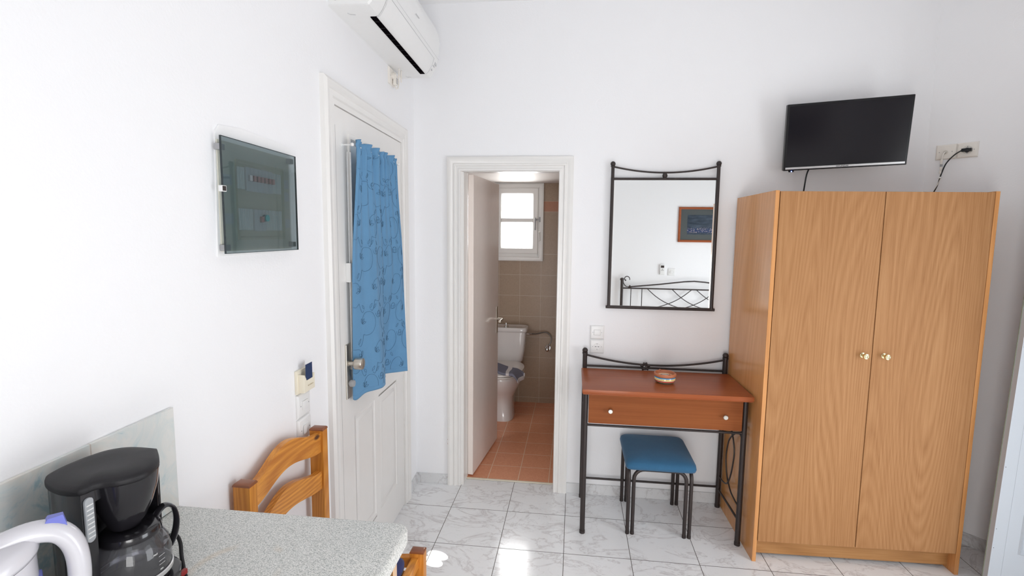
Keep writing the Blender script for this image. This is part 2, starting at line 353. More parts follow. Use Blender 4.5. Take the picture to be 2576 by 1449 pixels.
g.moulding(BY1-.05, BY0+.05, 0, BZ+.05, [(0, 0), (0, .02), (.07, .02), (.07, -.14), (.05, -.14), (.05, 0)], M=MM, sy=-1); g.obj('door_frame', M_paint, r)
# bathroom shell
wallbox('bathroom_back_wall', [(-.65, .245, 1.58, 1.72, 0, 2.2), (.645, 1.35, 1.58, 1.72, 0, 2.2), (.245, .645, 1.58, 1.72, 0, 1.42), (.245, .645, 1.58, 1.72, 2.03, 2.2)], M_btile)
wallbox('bathroom_left_wall', [(-.65, -.55, .12, 1.6, 0, 2.2)], M_btile)
wallbox('bathroom_right_wall', [(1.25, 1.35, .12, 1.6, 0, 2.2)], M_btile)
g = G(); g.box(-.65, 1.35, .1, 1.7, 2.068, 2.15); struct(g.obj('bathroom_ceiling', plain('bathroom_ceiling_paint', (.74, .70, .67), .6, bump=.6, nscale=70)))
# skirting
H = .064
def skirting(name, x0, x1, M=None):
    g = G(); g.box(x0, x1, -.01, 0, 0, H, .001, 1); o = g.obj(name, M_base)
    if M is not None: o.matrix_world = M
    struct(o)
skirting('baseboard_back', .010, .207); skirting('baseboard_back', .963, 2.85)
Mr = Matrix.Rotation(LA+PI/2, 4, 'Z')     # local -y -> out of the left wall... x along the wall
g = G(); g.box(0, .01, -.189, -.004, 0, H, .001, 1); o = g.obj('baseboard_left', M_base); o.rotation_euler = (0, 0, LA); struct(o)
g = G(); g.box(0, .01, -1.86, -1.157, 0, H, .001, 1); o = g.obj('baseboard_left', M_base); o.rotation_euler = (0, 0, LA); struct(o)
g = G(); g.box(.004, .58, -.010, 0, 0, H, .001, 1); o = g.obj('baseboard_right', M_base); o.matrix_world = Ms; struct(o)

# ------------------------------------------------------------------ bathroom door frame, door
PROF = [(0, -.001), (0, .017), (.010, .022), (.020, .021), (.030, .015), (.040, .014), (.043, .019), (.052, .019), (.056, .012), (.068, .012), (.072, .016), (.083, .016), (.0865, .010), (.0865, -.001)]
r = sroot('trim_2')
g = G(); g.moulding(.207, .963, 0, 2.058, [(w*.98, h) for w, h in PROF]); g.obj('architrave', M_paint, r)
g = G(); g.box(DX0-.001, DX0+.008, -.004, .12, 0, DZ); g.box(DX1-.008, DX1+.001, -.004, .12, 0, DZ); g.box(DX0, DX1, -.004, .12, DZ-.008, DZ)
g.box(DX0+.008, DX0+.016, .0, .072, 0, DZ-.016); g.box(DX0+.008, DX0+.0166, .072, .119, 0, DZ-.010); g.box(DX1-.016, DX1-.008, 0, .072, 0, DZ-.016); g.box(DX0+.008, DX1-.008, 0, .072, DZ-.018, DZ-.008); g.obj('jamb_lining', M_paint, r)
g = G()
for z, w in ((.085, .012), (.10, .02), (.16, .03), (.27, .02), (.30, .012)): g.box(.2085+random.random()*.006, .212+random.random()*.006, -.0185, -.0165, z, z+w*.6)
g.obj('chipped_paint', M_cherry, r)
d = sroot('door_2', (.309, .112, 0), math.radians(83.5))
g = G(); g.box(0, .595, -.036, 0, .012, 1.968, .002, 1); g.obj('door_leaf', M_paint2, d)
h = G(); h.box(.545, .575, -.040, -.036, .86, 1.06, .0015, 1); h.obj('handle_plate', M_satin, d)
g = G(); g.tube([(.56, -.036, .965), (.56, -.075, .965), (.552, -.082, .965), (.47, -.084, .962)], .009, 12); g.obj('handle', M_satin, d)
g = G(); g.box(.545, .575, 0, .004, .86, 1.06, .0015, 1); g.tube([(.56, 0, .965), (.56, .04, .965), (.552, .046, .965), (.47, .048, .962)], .009, 12); g.obj('handle', M_satin, d)
g = G()
for z in (.25, 1.7): g.cyl((-.001, .005, z), (-.001, .005, z+.09), .004)
g.obj('hinge', M_satin, d)

# ------------------------------------------------------------------ left wall: entrance door
r = sroot('trim_1', (0, 0, 0), LA)
ML = Matrix(((0, 1, 0, 0), (1, 0, 0, 0), (0, 0, 1, 0), (0, 0, 0, 1)))     # xz builder plane -> left wall plane (x -> y), height -y -> -x ; sy=+1 used
g = G(); g.moulding(-1.157, -.187, 0, 2.183, [(0, -.001), (0, .018), (.012, .026), (.030, .024), (.040, .018), (.050, .020), (.062, .020), (.068, .014), (.088, .014), (.088, -.001)], M=ML, sy=1); g.obj('architrave', M_paint, r)
d = sroot('door_1', (0, 0, 0), LA)
y0, y1 = -1.067, -.277; T = .009
g = G()
# stiles and rails of the leaf around the glazed opening and the panels
gl = (-.925, -.42, 1.0, 1.985)
pn = [(-.935, -.700, .20, .800), (-.655, -.395, .19, .790)]
g.box(0, T, y0, -.937, .012, 2.092); g.box(0, T, -.393, y1, .012, 2.092)
g.box(0, T, -.937, -.393, 1.995, 2.092); g.box(0, T, -.937, -.393, .800, .99); g.box(0, T, -.937, -.393, .012, .190)
g.box(0, T, -.700, -.655, .19, .80)
g.box(0, .002, -.94, -.39, .15, .85)
for a, b, z0, z1 in pn:
    g.moulding(a, b, z0, z1, [(0, T), (.008, T), (.013, .0045), (.020, .0025)], closed=True, M=ML, sy=1)
    g.moulding(a+.026, b-.026, z0+.026, z1-.026, [(0, .001), (.014, .0075), (.016, .0075)], closed=True, M=ML, sy=1)
    g.box(0, .0075, a+.041, b-.041, z0+.041, z1-.041)
g.obj('door_leaf', M_paint, d)
g = G(); g.moulding(-.950, -.395, .975, 2.005, [(0, 0), (0, T+.008), (.006, T+.010), (.016, T+.007), (.022, .002)], closed=True, M=ML, sy=1); g.obj('glazing_bead', M_paint, d)
g = G(); g.box(.001, .003, -.94, -.40, .98, 2.0); g.obj('frosted_pane', plain('frosted_pane', (.60, .72, .80), .35), d)
g = G(); g.cyl((.026, -.962, 1.04), (.026, -.962, 1.93), .0035, 10); g.cyl((.018, -.974, 1.02), (.018, -.974, 1.93), .0022, 8); lab(g.obj('espagnolette_rod', M_white, d), 'thin white locking rods beside the curtain')
g = G(); g.box(.009, .030, -.992, -.962, 1.395, 1.475, .003); g.obj('rod_guide', M_white, d); 
g = G(); g.box(.024, .036, -.978, -.946, 1.425, 1.447, .003); g.obj('rod_latch', M_chrome, d)
hp = G(); hp.box(T, T+.006, -1.018, -.975, .90, 1.135, .0029, 3); hp.obj('handle_plate', M_satin, d)
g = G(); t = Matrix.Translation((T, -.998, 1.052)) @ Matrix.Rotation(PI/2, 4, 'Y')
g.lathe([(0, 0), (.013, 0), (.013, .006), (.0095, .008), (.0095, .028), (.019, .032), (.0245, .036), (.0255, .044), (.0255, .062), (.023, .068), (.012, .071), (0, .0715)], M=t, n=28); g.obj('door_knob', M_satin, d)
g = G(); t = Matrix.Translation((T, -.996, .965)) @ Matrix.Rotation(PI/2, 4, 'Y')
g.lathe([(0, 0), (.010, 0), (.010, .010), (.015, .012), (.015, .025), (.013, .028), (0, .028)], M=t, n=20); g.obj('thumb_turn', M_grey, d)
g = G(); g.box(0, .0025, -1.072, -1.066, .02, 2.08); g.box(.009, .011, -1.063, -1.0615, .02, 2.02); g.obj('door_gap', M_black, d)
g = G(); g.tube([(.022, -.925, .965), (.024, -.925, .90), (.020, -.922, .86)], .0016, 6); g.obj('pull_cord', M_ivory, d)

# ------------------------------------------------------------------ curtain
cur = thing('curtain', 'blue curtain embroidered with navy scrolls, hanging on the white entrance door', 'curtain', (0, 0, 0))
def crs(P, t):
    n = len(P)-1; t = max(0, min(.99999, t))*n; i = int(t); f = t-i
    p = [Vector(P[max(0, min(n, j))]) for j in (i-1, i, i+1, i+2)]
    return .5*((2*p[1])+(-p[0]+p[2])*f+(2*p[0]-5*p[1]+4*p[2]-p[3])*f*f+(-p[0]+3*p[1]-3*p[2]+p[3])*f**3)
HEM = [(.052, -.985), (.083, -.935), (.112, -.890), (.131, -.845), (.122, -.800), (.085, -.752), (.055, -.705), (.052, -.660), (.075, -.630), (.118, -.602), (.150, -.578)]
MID = [(.064, -.995), (.080, -.945), (.094, -.880), (.102, -.815), (.093, -.760), (.077, -.705), (.074, -.650), (.086, -.600), (.098, -.550), (.104, -.510), (.098, -.485)]
def csurf(u, v):
    """u 0..1 across, v 0 (top) .. 1 (hem)"""
    top = Vector((.066+SK*(1.004-u*.49), -1.004+u*.488, 0)); ph = u*2*PI
    gat = .0115*math.sin(ph*12)+.0045*math.sin(ph*7.3+1)
    h = crs([(a, b, 0) for a, b in HEM], u); m = crs([(a, b, 0) for a, b in MID], u)
    w = v*v*(3-2*v)
    if v < .55:
        s = v/.55; s = s*s*(3-2*s); p = top.lerp(m, s)
    else:
        s = (v-.55)/.45; p = m.lerp(h, s)
    amp = math.exp(-v*4.5)
    p.x += gat*amp+.0065*math.sin(ph*5+.4)*math.exp(-v*1.1)
    p.y += .004*math.sin(ph*11+1.3)*amp
    ztop = 1.973+.0035*math.sin(ph*5)
    zb = .905-.02*math.exp(-((u-.03)/.05)**2)
    z = ztop+(zb-ztop)*v
    d = abs(z-1.953)        # pinched onto the rod
    p.x -= (gat*amp*.45)*math.exp(-(d/.012)**2)+.004*math.exp(-(d/.01)**2)
    p.z = z; return p
g = G(); t = bmesh.new(); NU, NV = 300, 130
gr = [[t.verts.new(csurf(i/NU, j/NV)) for i in range(NU+1)] for j in range(NV+1)]
for j in range(NV):
    for i in range(NU): f = t.faces.new((gr[j][i], gr[j][i+1], gr[j+1][i+1], gr[j+1][i])); f.smooth = True
g.add(t); cl = g.obj('curtain_cloth', M_curt, cur, sharp=180)
sm = cl.modifiers.new('thick', 'SOLIDIFY'); sm.thickness = .0015; sm.offset = 0
def cpt(u, v, off=.0022):
    p = csurf(u, v); a = csurf(min(1, u+.004), v)-csurf(max(0, u-.004), v); b = csurf(u, min(1, v+.004))-csurf(u, max(0, v-.004))
    n = b.cross(a); n.normalize()
    return p+n*off
g = G(); WU, HV = .62, 1.07     # cloth width and height in metres
def stitch(poly):
    seg = []
    for x, y in poly:
        u, v = x/WU, y/HV
        if 0.004 < u < .996 and .03 < v < .985: seg.append(cpt(u, v))
        else:
            if len(seg) > 2: g.tube(seg, .0005, 4)
            seg = []
    if len(seg) > 2: g.tube(seg, .0005, 4)
def leaf(x, y, a, L=.022):
    L *= 1.35
    pts = [(x+math.cos(a)*L*t+math.sin(a)*.0045*math.sin(PI*t)*s, y+math.sin(a)*L*t-math.cos(a)*.0045*math.sin(PI*t)*s) for s, rng in ((1, [k/12 for k in range(13)]), (-1, [1-k/12 for k in range(1, 13)])) for t in rng]
    stitch(pts)
for row in range(8):
    for colm in range(5):
        cx = (colm+.5*(row % 2))*.150+.02; cy = row*.140+.06; fl = 1 if (row+colm) % 2 else -1
        R = .050
        stitch([(cx+fl*math.cos(a)*R*(1-.35*(k/80)**2), cy+math.sin(a)*R*1.12*(1-.35*(k/80)**2)) for k in range(81) for a in [2.1-k*.066]])
        stitch([(cx+fl*(R*math.cos(2.1)-.030*(k/40)), cy+R*1.12*math.sin(2.1)+.030*math.sin(k/40*2.4)*1.2+.012*k/40) for k in range(41)])
        sx, sy = cx+fl*.072, cy-.030
        stitch([(sx+fl*math.cos(a)*(.003+.00042*k), sy+math.sin(a)*(.003+.00042*k)) for k in range(46) for a in [k*.19+1]])
        ex, ey = cx+fl*math.cos(2.1-80*.066)*R*.65, cy+math.sin(2.1-80*.066)*R*.73
        for a in (-.2, -1.0, -1.8): leaf(ex, ey, a if fl > 0 else PI-a, .019)
        leaf(cx-fl*.045, cy+.060, 2.2 if fl > 0 else PI-2.2, .018); leaf(cx+fl*.040, cy-.055, -.9 if fl > 0 else PI+.9, .018)
g.obj('embroidery', M_stitch, cur)
g = G(); g.tube([cpt(u/40, .982, .0) for u in range(41)], (.0016), 6); g.obj('hem', M_curt, cur)
rd = thing('curtain_rod', 'thin white rod carrying the blue curtain on the entrance door', 'curtain rod', LW(.73, 0, 1.953), LA)
g = G(); g.cyl((.055, -.275, 0), (.055, .275, 0), .004, 10); g.obj('rod', M_white, rd)
for s in (-1, 1):
    g = G(); g.ball((.055, s*.278, 0), .0075); g.tube([(.055, s*.268, 0), (.03, s*.272, 0), (.0095, s*.272, 0)], .0028, 8); g.cyl((.0092, s*.272, 0), (.012, s*.272, 0), .009); g.obj('rod_end', M_white, rd)

# ------------------------------------------------------------------ switches and sockets (plates in the xz plane, facing -y)
def plate(name, label, cat, loc, rz, w=.083, h=.083, kind='switch', group=None, mat=None, tilt=0):
    t = thing(name, label, cat, loc, rz, group); m = mat or M_white
    g = G(); g.loft([[(-a_, y_, -b_), (a_, y_, -b_), (a_, y_, b_), (-a_, y_, b_)] for a_, b_, y_ in ((w/2, h/2, 0), (w/2, h/2, -.005), (w/2-.001, h/2-.001, -.0065), (w/2-.006, h/2-.006, -.0103), (w/2-.0075, h/2-.0075, -.0106))], smooth=False); g.obj('face_plate', m, t, sharp=28)
    for s in (-1, 1):
        g = G(); g.cyl((s*.026, -.0105, 0), (s*.026, -.0115, 0), .0022, 8); g.obj('screw', M_grey, t)
    if kind == 'switch':
        g = G(); g.moulding(-.021, .021, -.018, .018, [(0, .0105), (.0012, .0115), (.0024, .0105)], closed=True); g.obj('rocker_surround', M_white, t)
        g = G(); Mt = Matrix.Rotation(tilt, 4, 'Z'); g.box(-.018, .018, -.0145, -.010, -.015, .015, .0015, M=Mt); g.obj('rocker', m, t)
    if kind == 'socket':
        g = G(); g.lathe([(.0215, .0), (.0215, .0016), (.0198, .0016), (.0188, .0004), (0, .0004)], M=Matrix.Translation((0, -.0105, 0)) @ Matrix.Rotation(PI/2, 4, 'X')); g.obj('socket_well', m, t)
        for x in (-.0095, 0, .0095):
            g = G(); g.cyl((x, -.0105, 0), (x, -.0112, 0), .0026 if x else .002, 10); g.obj('pin_hole', M_black, t)
        G().box(-.002, .002, -.0125, -.0065, -.019, -.014, .0005, 1).obj('earth_clip', M_grey, t); G().box(-.002, .002, -.0125, -.0065, .014, .019, .0005, 1).obj('earth_clip', M_grey, t)
    return t
# back wall above the desk
plate('light_switch', 'white rocker light switch on the back wall above the desk, left of the mirror', 'light switch', (1.126, 0, 1.023), 0)
plate('power_socket', 'white round-pin power socket below the switch, behind the desk rail', 'power socket', (1.127, 0, .9365), 0, kind='socket')
# left wall (faces +x): rz = 90 deg + LA
RZL = LA+PI/2
def onleft(s, z, x=0): return LW(s, x, z)
plate('light_switch', 'white rocker switch directly under the cream card switch by the entrance door', 'light switch', onleft(1.347, 1.000), RZL)
plate('light_switch', 'lowest white switch by the entrance door, half hidden behind the pine chair back', 'light switch', onleft(1.347, .912), RZL, tilt=.09)
kc = thing('card_switch', 'cream key card holder beside the entrance door, above two white switches', 'key card switch', onleft(1.347, 1.087), RZL)
g = G(); g.box(-.042, .042, -.010, 0, -.041, .041, .003, 2); g.obj('back_plate', M_cream, kc)
g = G(); pr = [(-.036, -.036), (.036, -.036), (.036, .018), (.030, .004), (-.018, .004), (-.022, .014), (-.030, .026), (-.036, .028)]
g.prism([(x, z) for x, z in pr], 0, .022, .002, M=Matrix.Translation((0, -.009, 0)) @ Matrix.Rotation(PI/2, 4, 'X')); g.obj('card_pocket', M_cream, kc)
cd = tag(G().box(-.020, .024, -.0168, -.016, -.028, .060).obj('key_card', M_cardb), 'dark blue key card standing in the cream card switch', 'key card')
cd.location = onleft(1.347, 1.087, .012); cd.rotation_euler = (0, 0, RZL)
def text(txt, size, mat, parent, M, name='lettering', extr=.0003, bold=0, sx=1):
    c = bpy.data.curves.new('t', 'FONT'); c.body = txt; c.size = size; c.align_x = 'CENTER'; c.align_y = 'CENTER'; c.extrude = extr; c.offset = bold
    to = bpy.data.objects.new('t', c); COL.objects.link(to); bpy.context.view_layer.update()
    me = bpy.data.meshes.new_from_object(to.evaluated_get(bpy.context.evaluated_depsgraph_get())); bpy.data.objects.remove(to)
    me.transform(M @ Matrix.Diagonal((sx, 1, 1, 1))); me.materials.clear(); me.materials.append(mat); o = bpy.data.objects.new(name, me); COL.objects.link(o); o.parent = parent; return o
RX = Matrix.Rotation(PI/2, 4, 'X')
text('KEY SWITCH', .0062, plain('brown_print', (.50, .42, .28), .6), kc, Matrix.Translation((.006, -.0313, -.016)) @ RX)

# ------------------------------------------------------------------ fuse box on the left wall
fb = thing('fuse_box', 'flush fuse box behind a smoked green glass door, beside the entrance door', 'fuse box', onleft(1.558, 1.694), RZL)
# local x runs towards the corner (+x = away from the camera), -y out of the wall
tag(struct(G().prism([(-.176, -.158), (.186, -.158), (.205, .14), (.196, .176), (.14, .186), (-.06, .192), (-.150, .184), (-.165, .166)], 0, .004, M=RX).obj('trim_5', M_ceil)), 'raised plaster patch round the fuse box', 'trim')
bpy.data.objects['trim_5'].location = onleft(1.558, 1.694); bpy.data.objects['trim_5'].rotation_euler = (0, 0, RZL)
M_cas = plain('fuse_box_casing', (.68, .66, .57), .5)
M_cas2 = plain('fuse_box_recess', (.60, .57, .44), .5)
g = G(); g.box(-.165, .165, -.008, -.004, -.145, .145, .002); g.obj('casing', M_cas, fb)
g = G(); g.moulding(-.100, .125, -.115, .105, [(0, .008), (0, .013), (.006, .013), (.010, .009)], closed=True); g.box(-.09, .115, -.0095, -.008, -.105, .095); g.obj('inner_frame', M_cas2, fb)
for zz, xs in ((.055, [(-.10, -.066), (.062, .105)]), (-.058, [(-.10, -.036), (.022, .105)])):
    for a, b in xs:
        g = G()
        k = a
        while k < b-.004: g.box(k, k+.0055, -.016, -.009, zz-.030, zz+.030, .001, 1); k += .0075
        g.obj('ribbed_blank', M_white, fb)
M_brk = plain('breaker_body', (.66, .66, .68), .4); M_tog = plain('breaker_toggle', (.16, .07, .07), .4)
for i in range(7):
    b = G().box(-.064+i*.0178, -.064+i*.0178+.0168, -.017, -.009, .022, .088, .001, 1).obj('circuit_breaker', M_brk, fb)
    g = G(); g.box(-.059+i*.0178, -.059+i*.0178+.009, -.026, -.017, .050, .066, .001, 1); g.obj('toggle', M_tog if i else M_grey, b)
for i in range(3):
    b = G().box(-.034+i*.0178, -.034+i*.0178+.0168, -.017, -.009, -.090, -.028, .001, 1).obj('circuit_breaker', M_brk, fb)
    if i == 1: G().box(-.034+i*.0178+.003, -.034+i*.0178+.013, -.026, -.017, -.065, -.048, .001, 1).obj('toggle', M_tog, b)
    if i == 2: G().cyl((-.034+i*.0178+.008, -.016, -.052), (-.034+i*.0178+.008, -.028, -.052), .010, 16).obj('timer_dial', plain('teal_dial', (.03, .12, .13), .4), b)
for x, z in ((-.135, .045), (-.135, -.058), (.140, .060), (.140, .020), (.140, -.065)):
    G().box(x-.018, x+.018, -.0098, -.008, z-.014, z+.014).obj('paper_label', M_brk, fb)
dg = G().box(-.176, .174, -.027, -.023, -.150, .152, .001, 1).obj('glass_door', M_tint, fb); lab(dg, 'smoked green glass door')
g = G(); g.moulding(-.1765, .1745, -.1505, .1525, [(0, .0225), (0, .0275), (.0012, .0275), (.0012, .0225)], closed=True); g.obj('door_edge', plain('dark_glass_edge', (.02, .03, .035), .2), fb)
for x, z in ((.160, .135), (.160, -.132), (-.165, .125), (-.160, -.135)): G().box(x-.010, x+.010, -.022, -.005, z-.008, z+.008, .001, 1).obj('hinge', M_grey, fb)
g = G(); g.box(-.184, -.168, -.031, -.019, .010, .026, .002); g.obj('door_catch', M_white, fb); G().box(-.1835, -.172, -.0325, -.030, .012, .024).obj('catch_plate', M_iron, fb)

# ------------------------------------------------------------------ air conditioner (local x along wall towards the corner, -y out)
ac = thing('air_conditioner', 'white split air conditioner mounted above the entrance door', 'air conditioner', onleft(.640, 2.452), RZL)
L2 = .434
prof = [(0, 0), (-.150, 0), (-.160, .003), (-.170, .014), (-.188, .045), (-.203, .090), (-.210, .135), (-.213, .180), (-.207, .225), (-.190, .262), (-.165, .282), (-.12, .288), (0, .288)]
g = G(); t = bmesh.new(); R0 = [(-L2, y, z) for y, z in prof]; R1 = [(L2, y, z) for y, z in prof]
g.loft([[(-L2+.008, y*.985, .144+(z-.144)*.985) for y, z in prof], [(-L2, y*.96, .144+(z-.144)*.96) for y, z in prof]][::-1]+[[(L2-.008, y, z) for y, z in prof], [(L2, y*.97, .144+(z-.144)*.97) for y, z in prof]], smooth=True)
g.obj('body', M_white, ac, sharp=25)
# air slot and flap on the underside
g = G(); g.box(-L2+.10, L2-.085, -.152, -.126, -.0018, .004); g.obj('air_slot', M_black, ac)
g = G(); 
for x in range(11): G().box(-L2+.14+x*.062, -L2+.1412+x*.062, -.150, -.128, -.0020, 0).obj('vane', M_iron, ac)
fp = [(-.1535, -.0012), (-.1625, .002), (-.1725, .0125), (-.1905, .044), (-.2010, .078)]
g = G(); g.loft([[(x, y, z) for y, z in fp]+[(x, y+.004, z+.002) for y, z in fp[::-1]] for x in (-L2+.10, L2-.085)], smooth=False); g.obj('flap', M_white, ac, sharp=60)
g = G(); g.tube([(-L2+.099, y-.001, z) for y, z in fp]+[(L2-.084, y-.001, z) for y, z in fp[::-1]], .0009, 4); g.obj('seam', M_lgrey, ac)
g = G(); g.tube([(-L2, -.206, .098), (L2, -.206, .098)], .0006, 4); 
g.box(-.005, .045, -.2135, -.2125, .150, .154); g.obj('maker_mark', M_lgrey, ac)
g = G()
for i in range(3): g.box(L2-.062+i*.010, L2-.058+i*.010, -.1915-.001, -.186, .046, .052)
g.box(L2-.045, L2-.018, -.1975, -.192, .058, .078); g.box(L2-.06, L2-.048, -.183, -.176, .026, .038); g.obj('indicator_lights', M_lgrey, ac)
g = G(); g.tube([(-L2+.06, -.05, -.0008), (-L2+.075, -.055, -.0008), (-L2+.078, -.075, -.0008)], .0010, 4); g.obj('clip_mark', M_lgrey, ac); g = G(); g.tube([(L2-.05, -.035, -.0008), (L2-.035, -.04, -.0008), (L2-.032, -.06, -.0008)], .0010, 4); g.obj('clip_mark', M_lgrey, ac)
g = G(); g.cyl((-L2-.002, -.03, .03), (-L2+.004, -.03, .03), .010); g.obj('pipe_opening', M_grey, ac)
ps = plate('power_socket', 'ivory power socket just under the air conditioner', 'power socket', onleft(.395, 2.405), RZL, kind='socket', mat=M_ivory)
pg = thing('plug', 'white ribbed plug and flex under the air conditioner', 'plug', onleft(.395, 2.405, .010), RZL)
g = G(); g.cyl((0, 0, .004), (0, -.016, .004), .017, 18); g.box(-.010, .010, -.024, -.006, -.042, .010, .004); g.obj('plug_body', M_ivory, pg)
g = G()
for i in range(5): g.box(-.011, .011, -.025, -.023, -.012-i*.006, -.0095-i*.006)
g.obj('grip_ribs', M_grey, pg)
g = G(); g.tube([(.0, -.014, -.042), (.008, -.016, -.058), (.026, -.02, -.050), (.034, -.022, -.020), (.030, -.022, .012), (.022, -.028, .030), (.016, -.03, .047)], .0035, 8)
g.tube([(.024, -.026, .020), (.055, -.026, .006), (.075, -.022, -.004), (.080, -.02, .01), (.066, -.024, .030), (.050, -.03, .046)], .0032, 8); g.obj('flex', M_ivory, pg)

# ------------------------------------------------------------------ mirror
mr = thing('wall_mirror', 'rectangular mirror in a dark iron frame with ball finials above the desk', 'mirror', (1.48, 0, 1.2))
g = G(); g.box(-.287, .287, -.022, -.018, -.008, .722); g.obj('mirror_glass', M_mirror, mr)
G().box(-.285, .285, -.018, -.010, -.006, .718).obj('backing_board', M_grey, mr)
for s, n in ((-1, 0), (1, 1)):
    g = G(); g.cyl((s*.293, -.026, -.015), (s*.293, -.026, .800), .0095, 14); p = g.obj('post', M_iron, mr)
    g = G(); g.ball((s*.293, -.026, .812), .0145); g.cyl((s*.293, -.026, .795), (s*.293, -.026, .801), .0125); g.obj('finial', M_iron, p)
g = G(); g.cyl((-.290, -.026, .727), (.290, -.026, .727), .0065, 12); g.obj('top_bar', M_iron, mr)
g = G(); g.tube([(x/20*.285, -.026, .795-.033*(1-(x/20)**2)) for x in range(-20, 21)], .0050, 10); g.obj('curved_bar', M_iron, mr)
g = G(); g.ball((0, -.026, .745), .0145); g.cyl((0, -.026, .757), (0, -.026, .764), .006, 10); g.cyl((0, -.026, .728), (0, -.026, .734), .010, 12); g.obj('ball_ornament', M_iron, mr)
g = G(); g.cyl((-.310, -.026, -.018), (.310, -.026, -.018), .0085, 14); g.obj('bottom_bar', M_iron, mr)
for q_ in (-.25, .23): G().box(q_, q_+.02, -.012, 0, .68, .70).obj('wall_hook', M_iron, mr)

# ------------------------------------------------------------------ dressing desk
dk = thing('dressing_table', 'small cherry-topped dressing table with a dark iron frame under the mirror', 'dressing table', (1.46, -.25, 0))
X0, X1, Yf, Yb = -.404, .401, -.155, .205        # leg axes
g = G(); 
poly = [(-.424, -.228), (.421, -.228), (.421, .190), (-.424, .190)]
g.box(-.424, .416, -.228, .178, .798, .820, .004, 2); g.box(-.421, .413, -.225, .175, .792, .799, .002, 1); g.obj('table_top', M_cherry, dk)
for x in (X0, X1):
    g = G(); g.cyl((x, Yf, .012), (x, Yf, .792), .0135, 16); g.cyl((x, Yf, 0), (x, Yf, .016), .0150, 16); g.obj('leg', M_iron, dk)
    g = G(); g.cyl((x, Yb, .012), (x, Yb, .905), .0135, 16); g.cyl((x, Yb, 0), (x, Yb, .016), .0150, 16); l = g.obj('leg', M_iron, dk)
    g = G(); g.ball((x, Yb, .920), .0165); g.cyl((x, Yb, .900), (x, Yb, .909), .0158); g.obj('finial', M_iron, l)
    # side rails and scrolls
    G().cyl((x, Yf, .133), (x, Yb, .112), .0060, 10).obj('side_rail', M_iron, dk); G().cyl((x, Yf, .605), (x, Yb, .605), .0060, 10).obj('side_rail', M_iron, dk)
    g = G(); P = [(x, Yf+.22+(a*0), 0) for a in ()]
    A = [(-.205, .604), (-.223, .545), (-.262, .500), (-.284, .445), (-.270, .370), (-.247, .303), (-.213, .243), (-.175, .215), (-.139, .203), (-.085, .195), (-.045, .200)]
    B = [(-.392, .560), (-.360, .578), (-.334, .574), (-.286, .556), (-.214, .503), (-.176, .453), (-.155, .359), (-.185, .272), (-.253, .218), (-.320, .205), (-.392, .203)]
    for C in (A, B):
        pts = [(x, y+.25, z) for y, z in C]; sp = [crs(pts, i/48) for i in range(49)]; g.tube(sp, .0042, 8)
    g.obj('side_scroll', M_iron, dk)
g = G(); g.cyl((X0, Yf, .606), (X1, Yf, .606), .0065, 10); g.obj('front_rail', M_iron, dk)
g = G(); g.cyl((X0, Yb, .125), (X1, Yb, .125), .0065, 10); g.obj('stretcher', M_iron, dk)
g = G(); g.cyl((X0, Yb, .828), (X1, Yb, .828), .0065, 10); g.obj('back_rail', M_iron, dk)
g = G(); g.tube([(x/20*(X1-.0), Yb, .895-.050*(1-(x/20)**2)) for x in range(-20, 21)], .0058, 10); g.obj('curved_rail', M_iron, dk)
g = G()
for a, L in ((0.2, .020), (1.3, .016), (2.0, .017), (2.9, .022), (-.9, .018), (-2.2, .020), (-1.6, .012)):
    L *= 1.35; c = Vector((-.052+math.cos(a)*L*.7, Yb-.014, .840+math.sin(a)*L*.7)); Mx = Matrix.Translation(c) @ Matrix.Rotation(-a, 4, 'Y')
    g.ball((0, 0, 0), .0115, (1, .28, .65), M=Mx, n=10)
g.ball((-.048, Yb-.016, .846), .006); g.obj('leaf_ornament', M_iron, dk)
dr = G().box(-.388, .385, -.172, -.156, .622, .785, .002, 1).obj('drawer', M_cherry2, dk); lab(dr, 'wide cherry drawer with two small metal knobs')
for x in (-.276, .297):
    g = G(); g.cyl((x, -.172, .697), (x, -.186, .697), .005); g.lathe([(0, 0), (.009, 0), (.012, .004), (.0125, .009), (.010, .012), (0, .0125)], M=Matrix.Translation((x, -.184, .697)) @ RX, n=20); g.obj('drawer_knob', M_satin, dr)
g = G(); g.box(-.380, -.368, -.156, .16, .622, .79); g.box(.365, .377, -.156, .16, .622, .79); g.box(-.37, .37, .15, .162, .622, .79); g.box(-.37, .37, -.156, .15, .622, .632); g.obj('drawer_box', plain('white_board', (.7, .68, .66), .5), dk)

# ------------------------------------------------------------------ ashtray / striped pot
ap = thing('ashtray', 'round striped ceramic ashtray with a terracotta rim on the dressing table', 'ashtray', (1.478, -.292, .820))
def stripes():
    m, nt, p = newmat('painted_stripes'); k = N(nt); s = k.sep(k.coord()); z = s[2]
    st = [(0, (.75, .72, .66)), (.10, (.015, .05, .01)), (.27, (.75, .66, .55)), (.335, (.55, .05, .03)), (.49, (.78, .68, .62)), (.56, (.80, .62, .20)), (.75, (.8, .78, .72)), (.80, (.05, .26, .48)), (.99, (.05, .26, .48))]
    k.set(p.inputs['Base Color'], k.ramp(k.math('DIVIDE', z, .038), st, 'CONSTANT')); p.inputs['Roughness'].default_value = .12; p.inputs['Coat Weight'].default_value = .6; return m
g = G(); g.lathe([(0, .0), (.040, 0), (.046, .004), (.053, .013), (.0555, .022), (.054, .031), (.051, .037), (.045, .037), (.045, .012), (0, .010)], n=40); g.obj('bowl', stripes(), ap)
g = G(); t = bmesh.new()
g.lathe([(.044, .036), (.052, .036), (.0575, .040), (.0585, .046), (.0575, .052), (.054, .055), (.0500, .054), (.0475, .046), (.044, .040), (.044, .036)], n=40); g.obj('rim', M_terrac, ap)
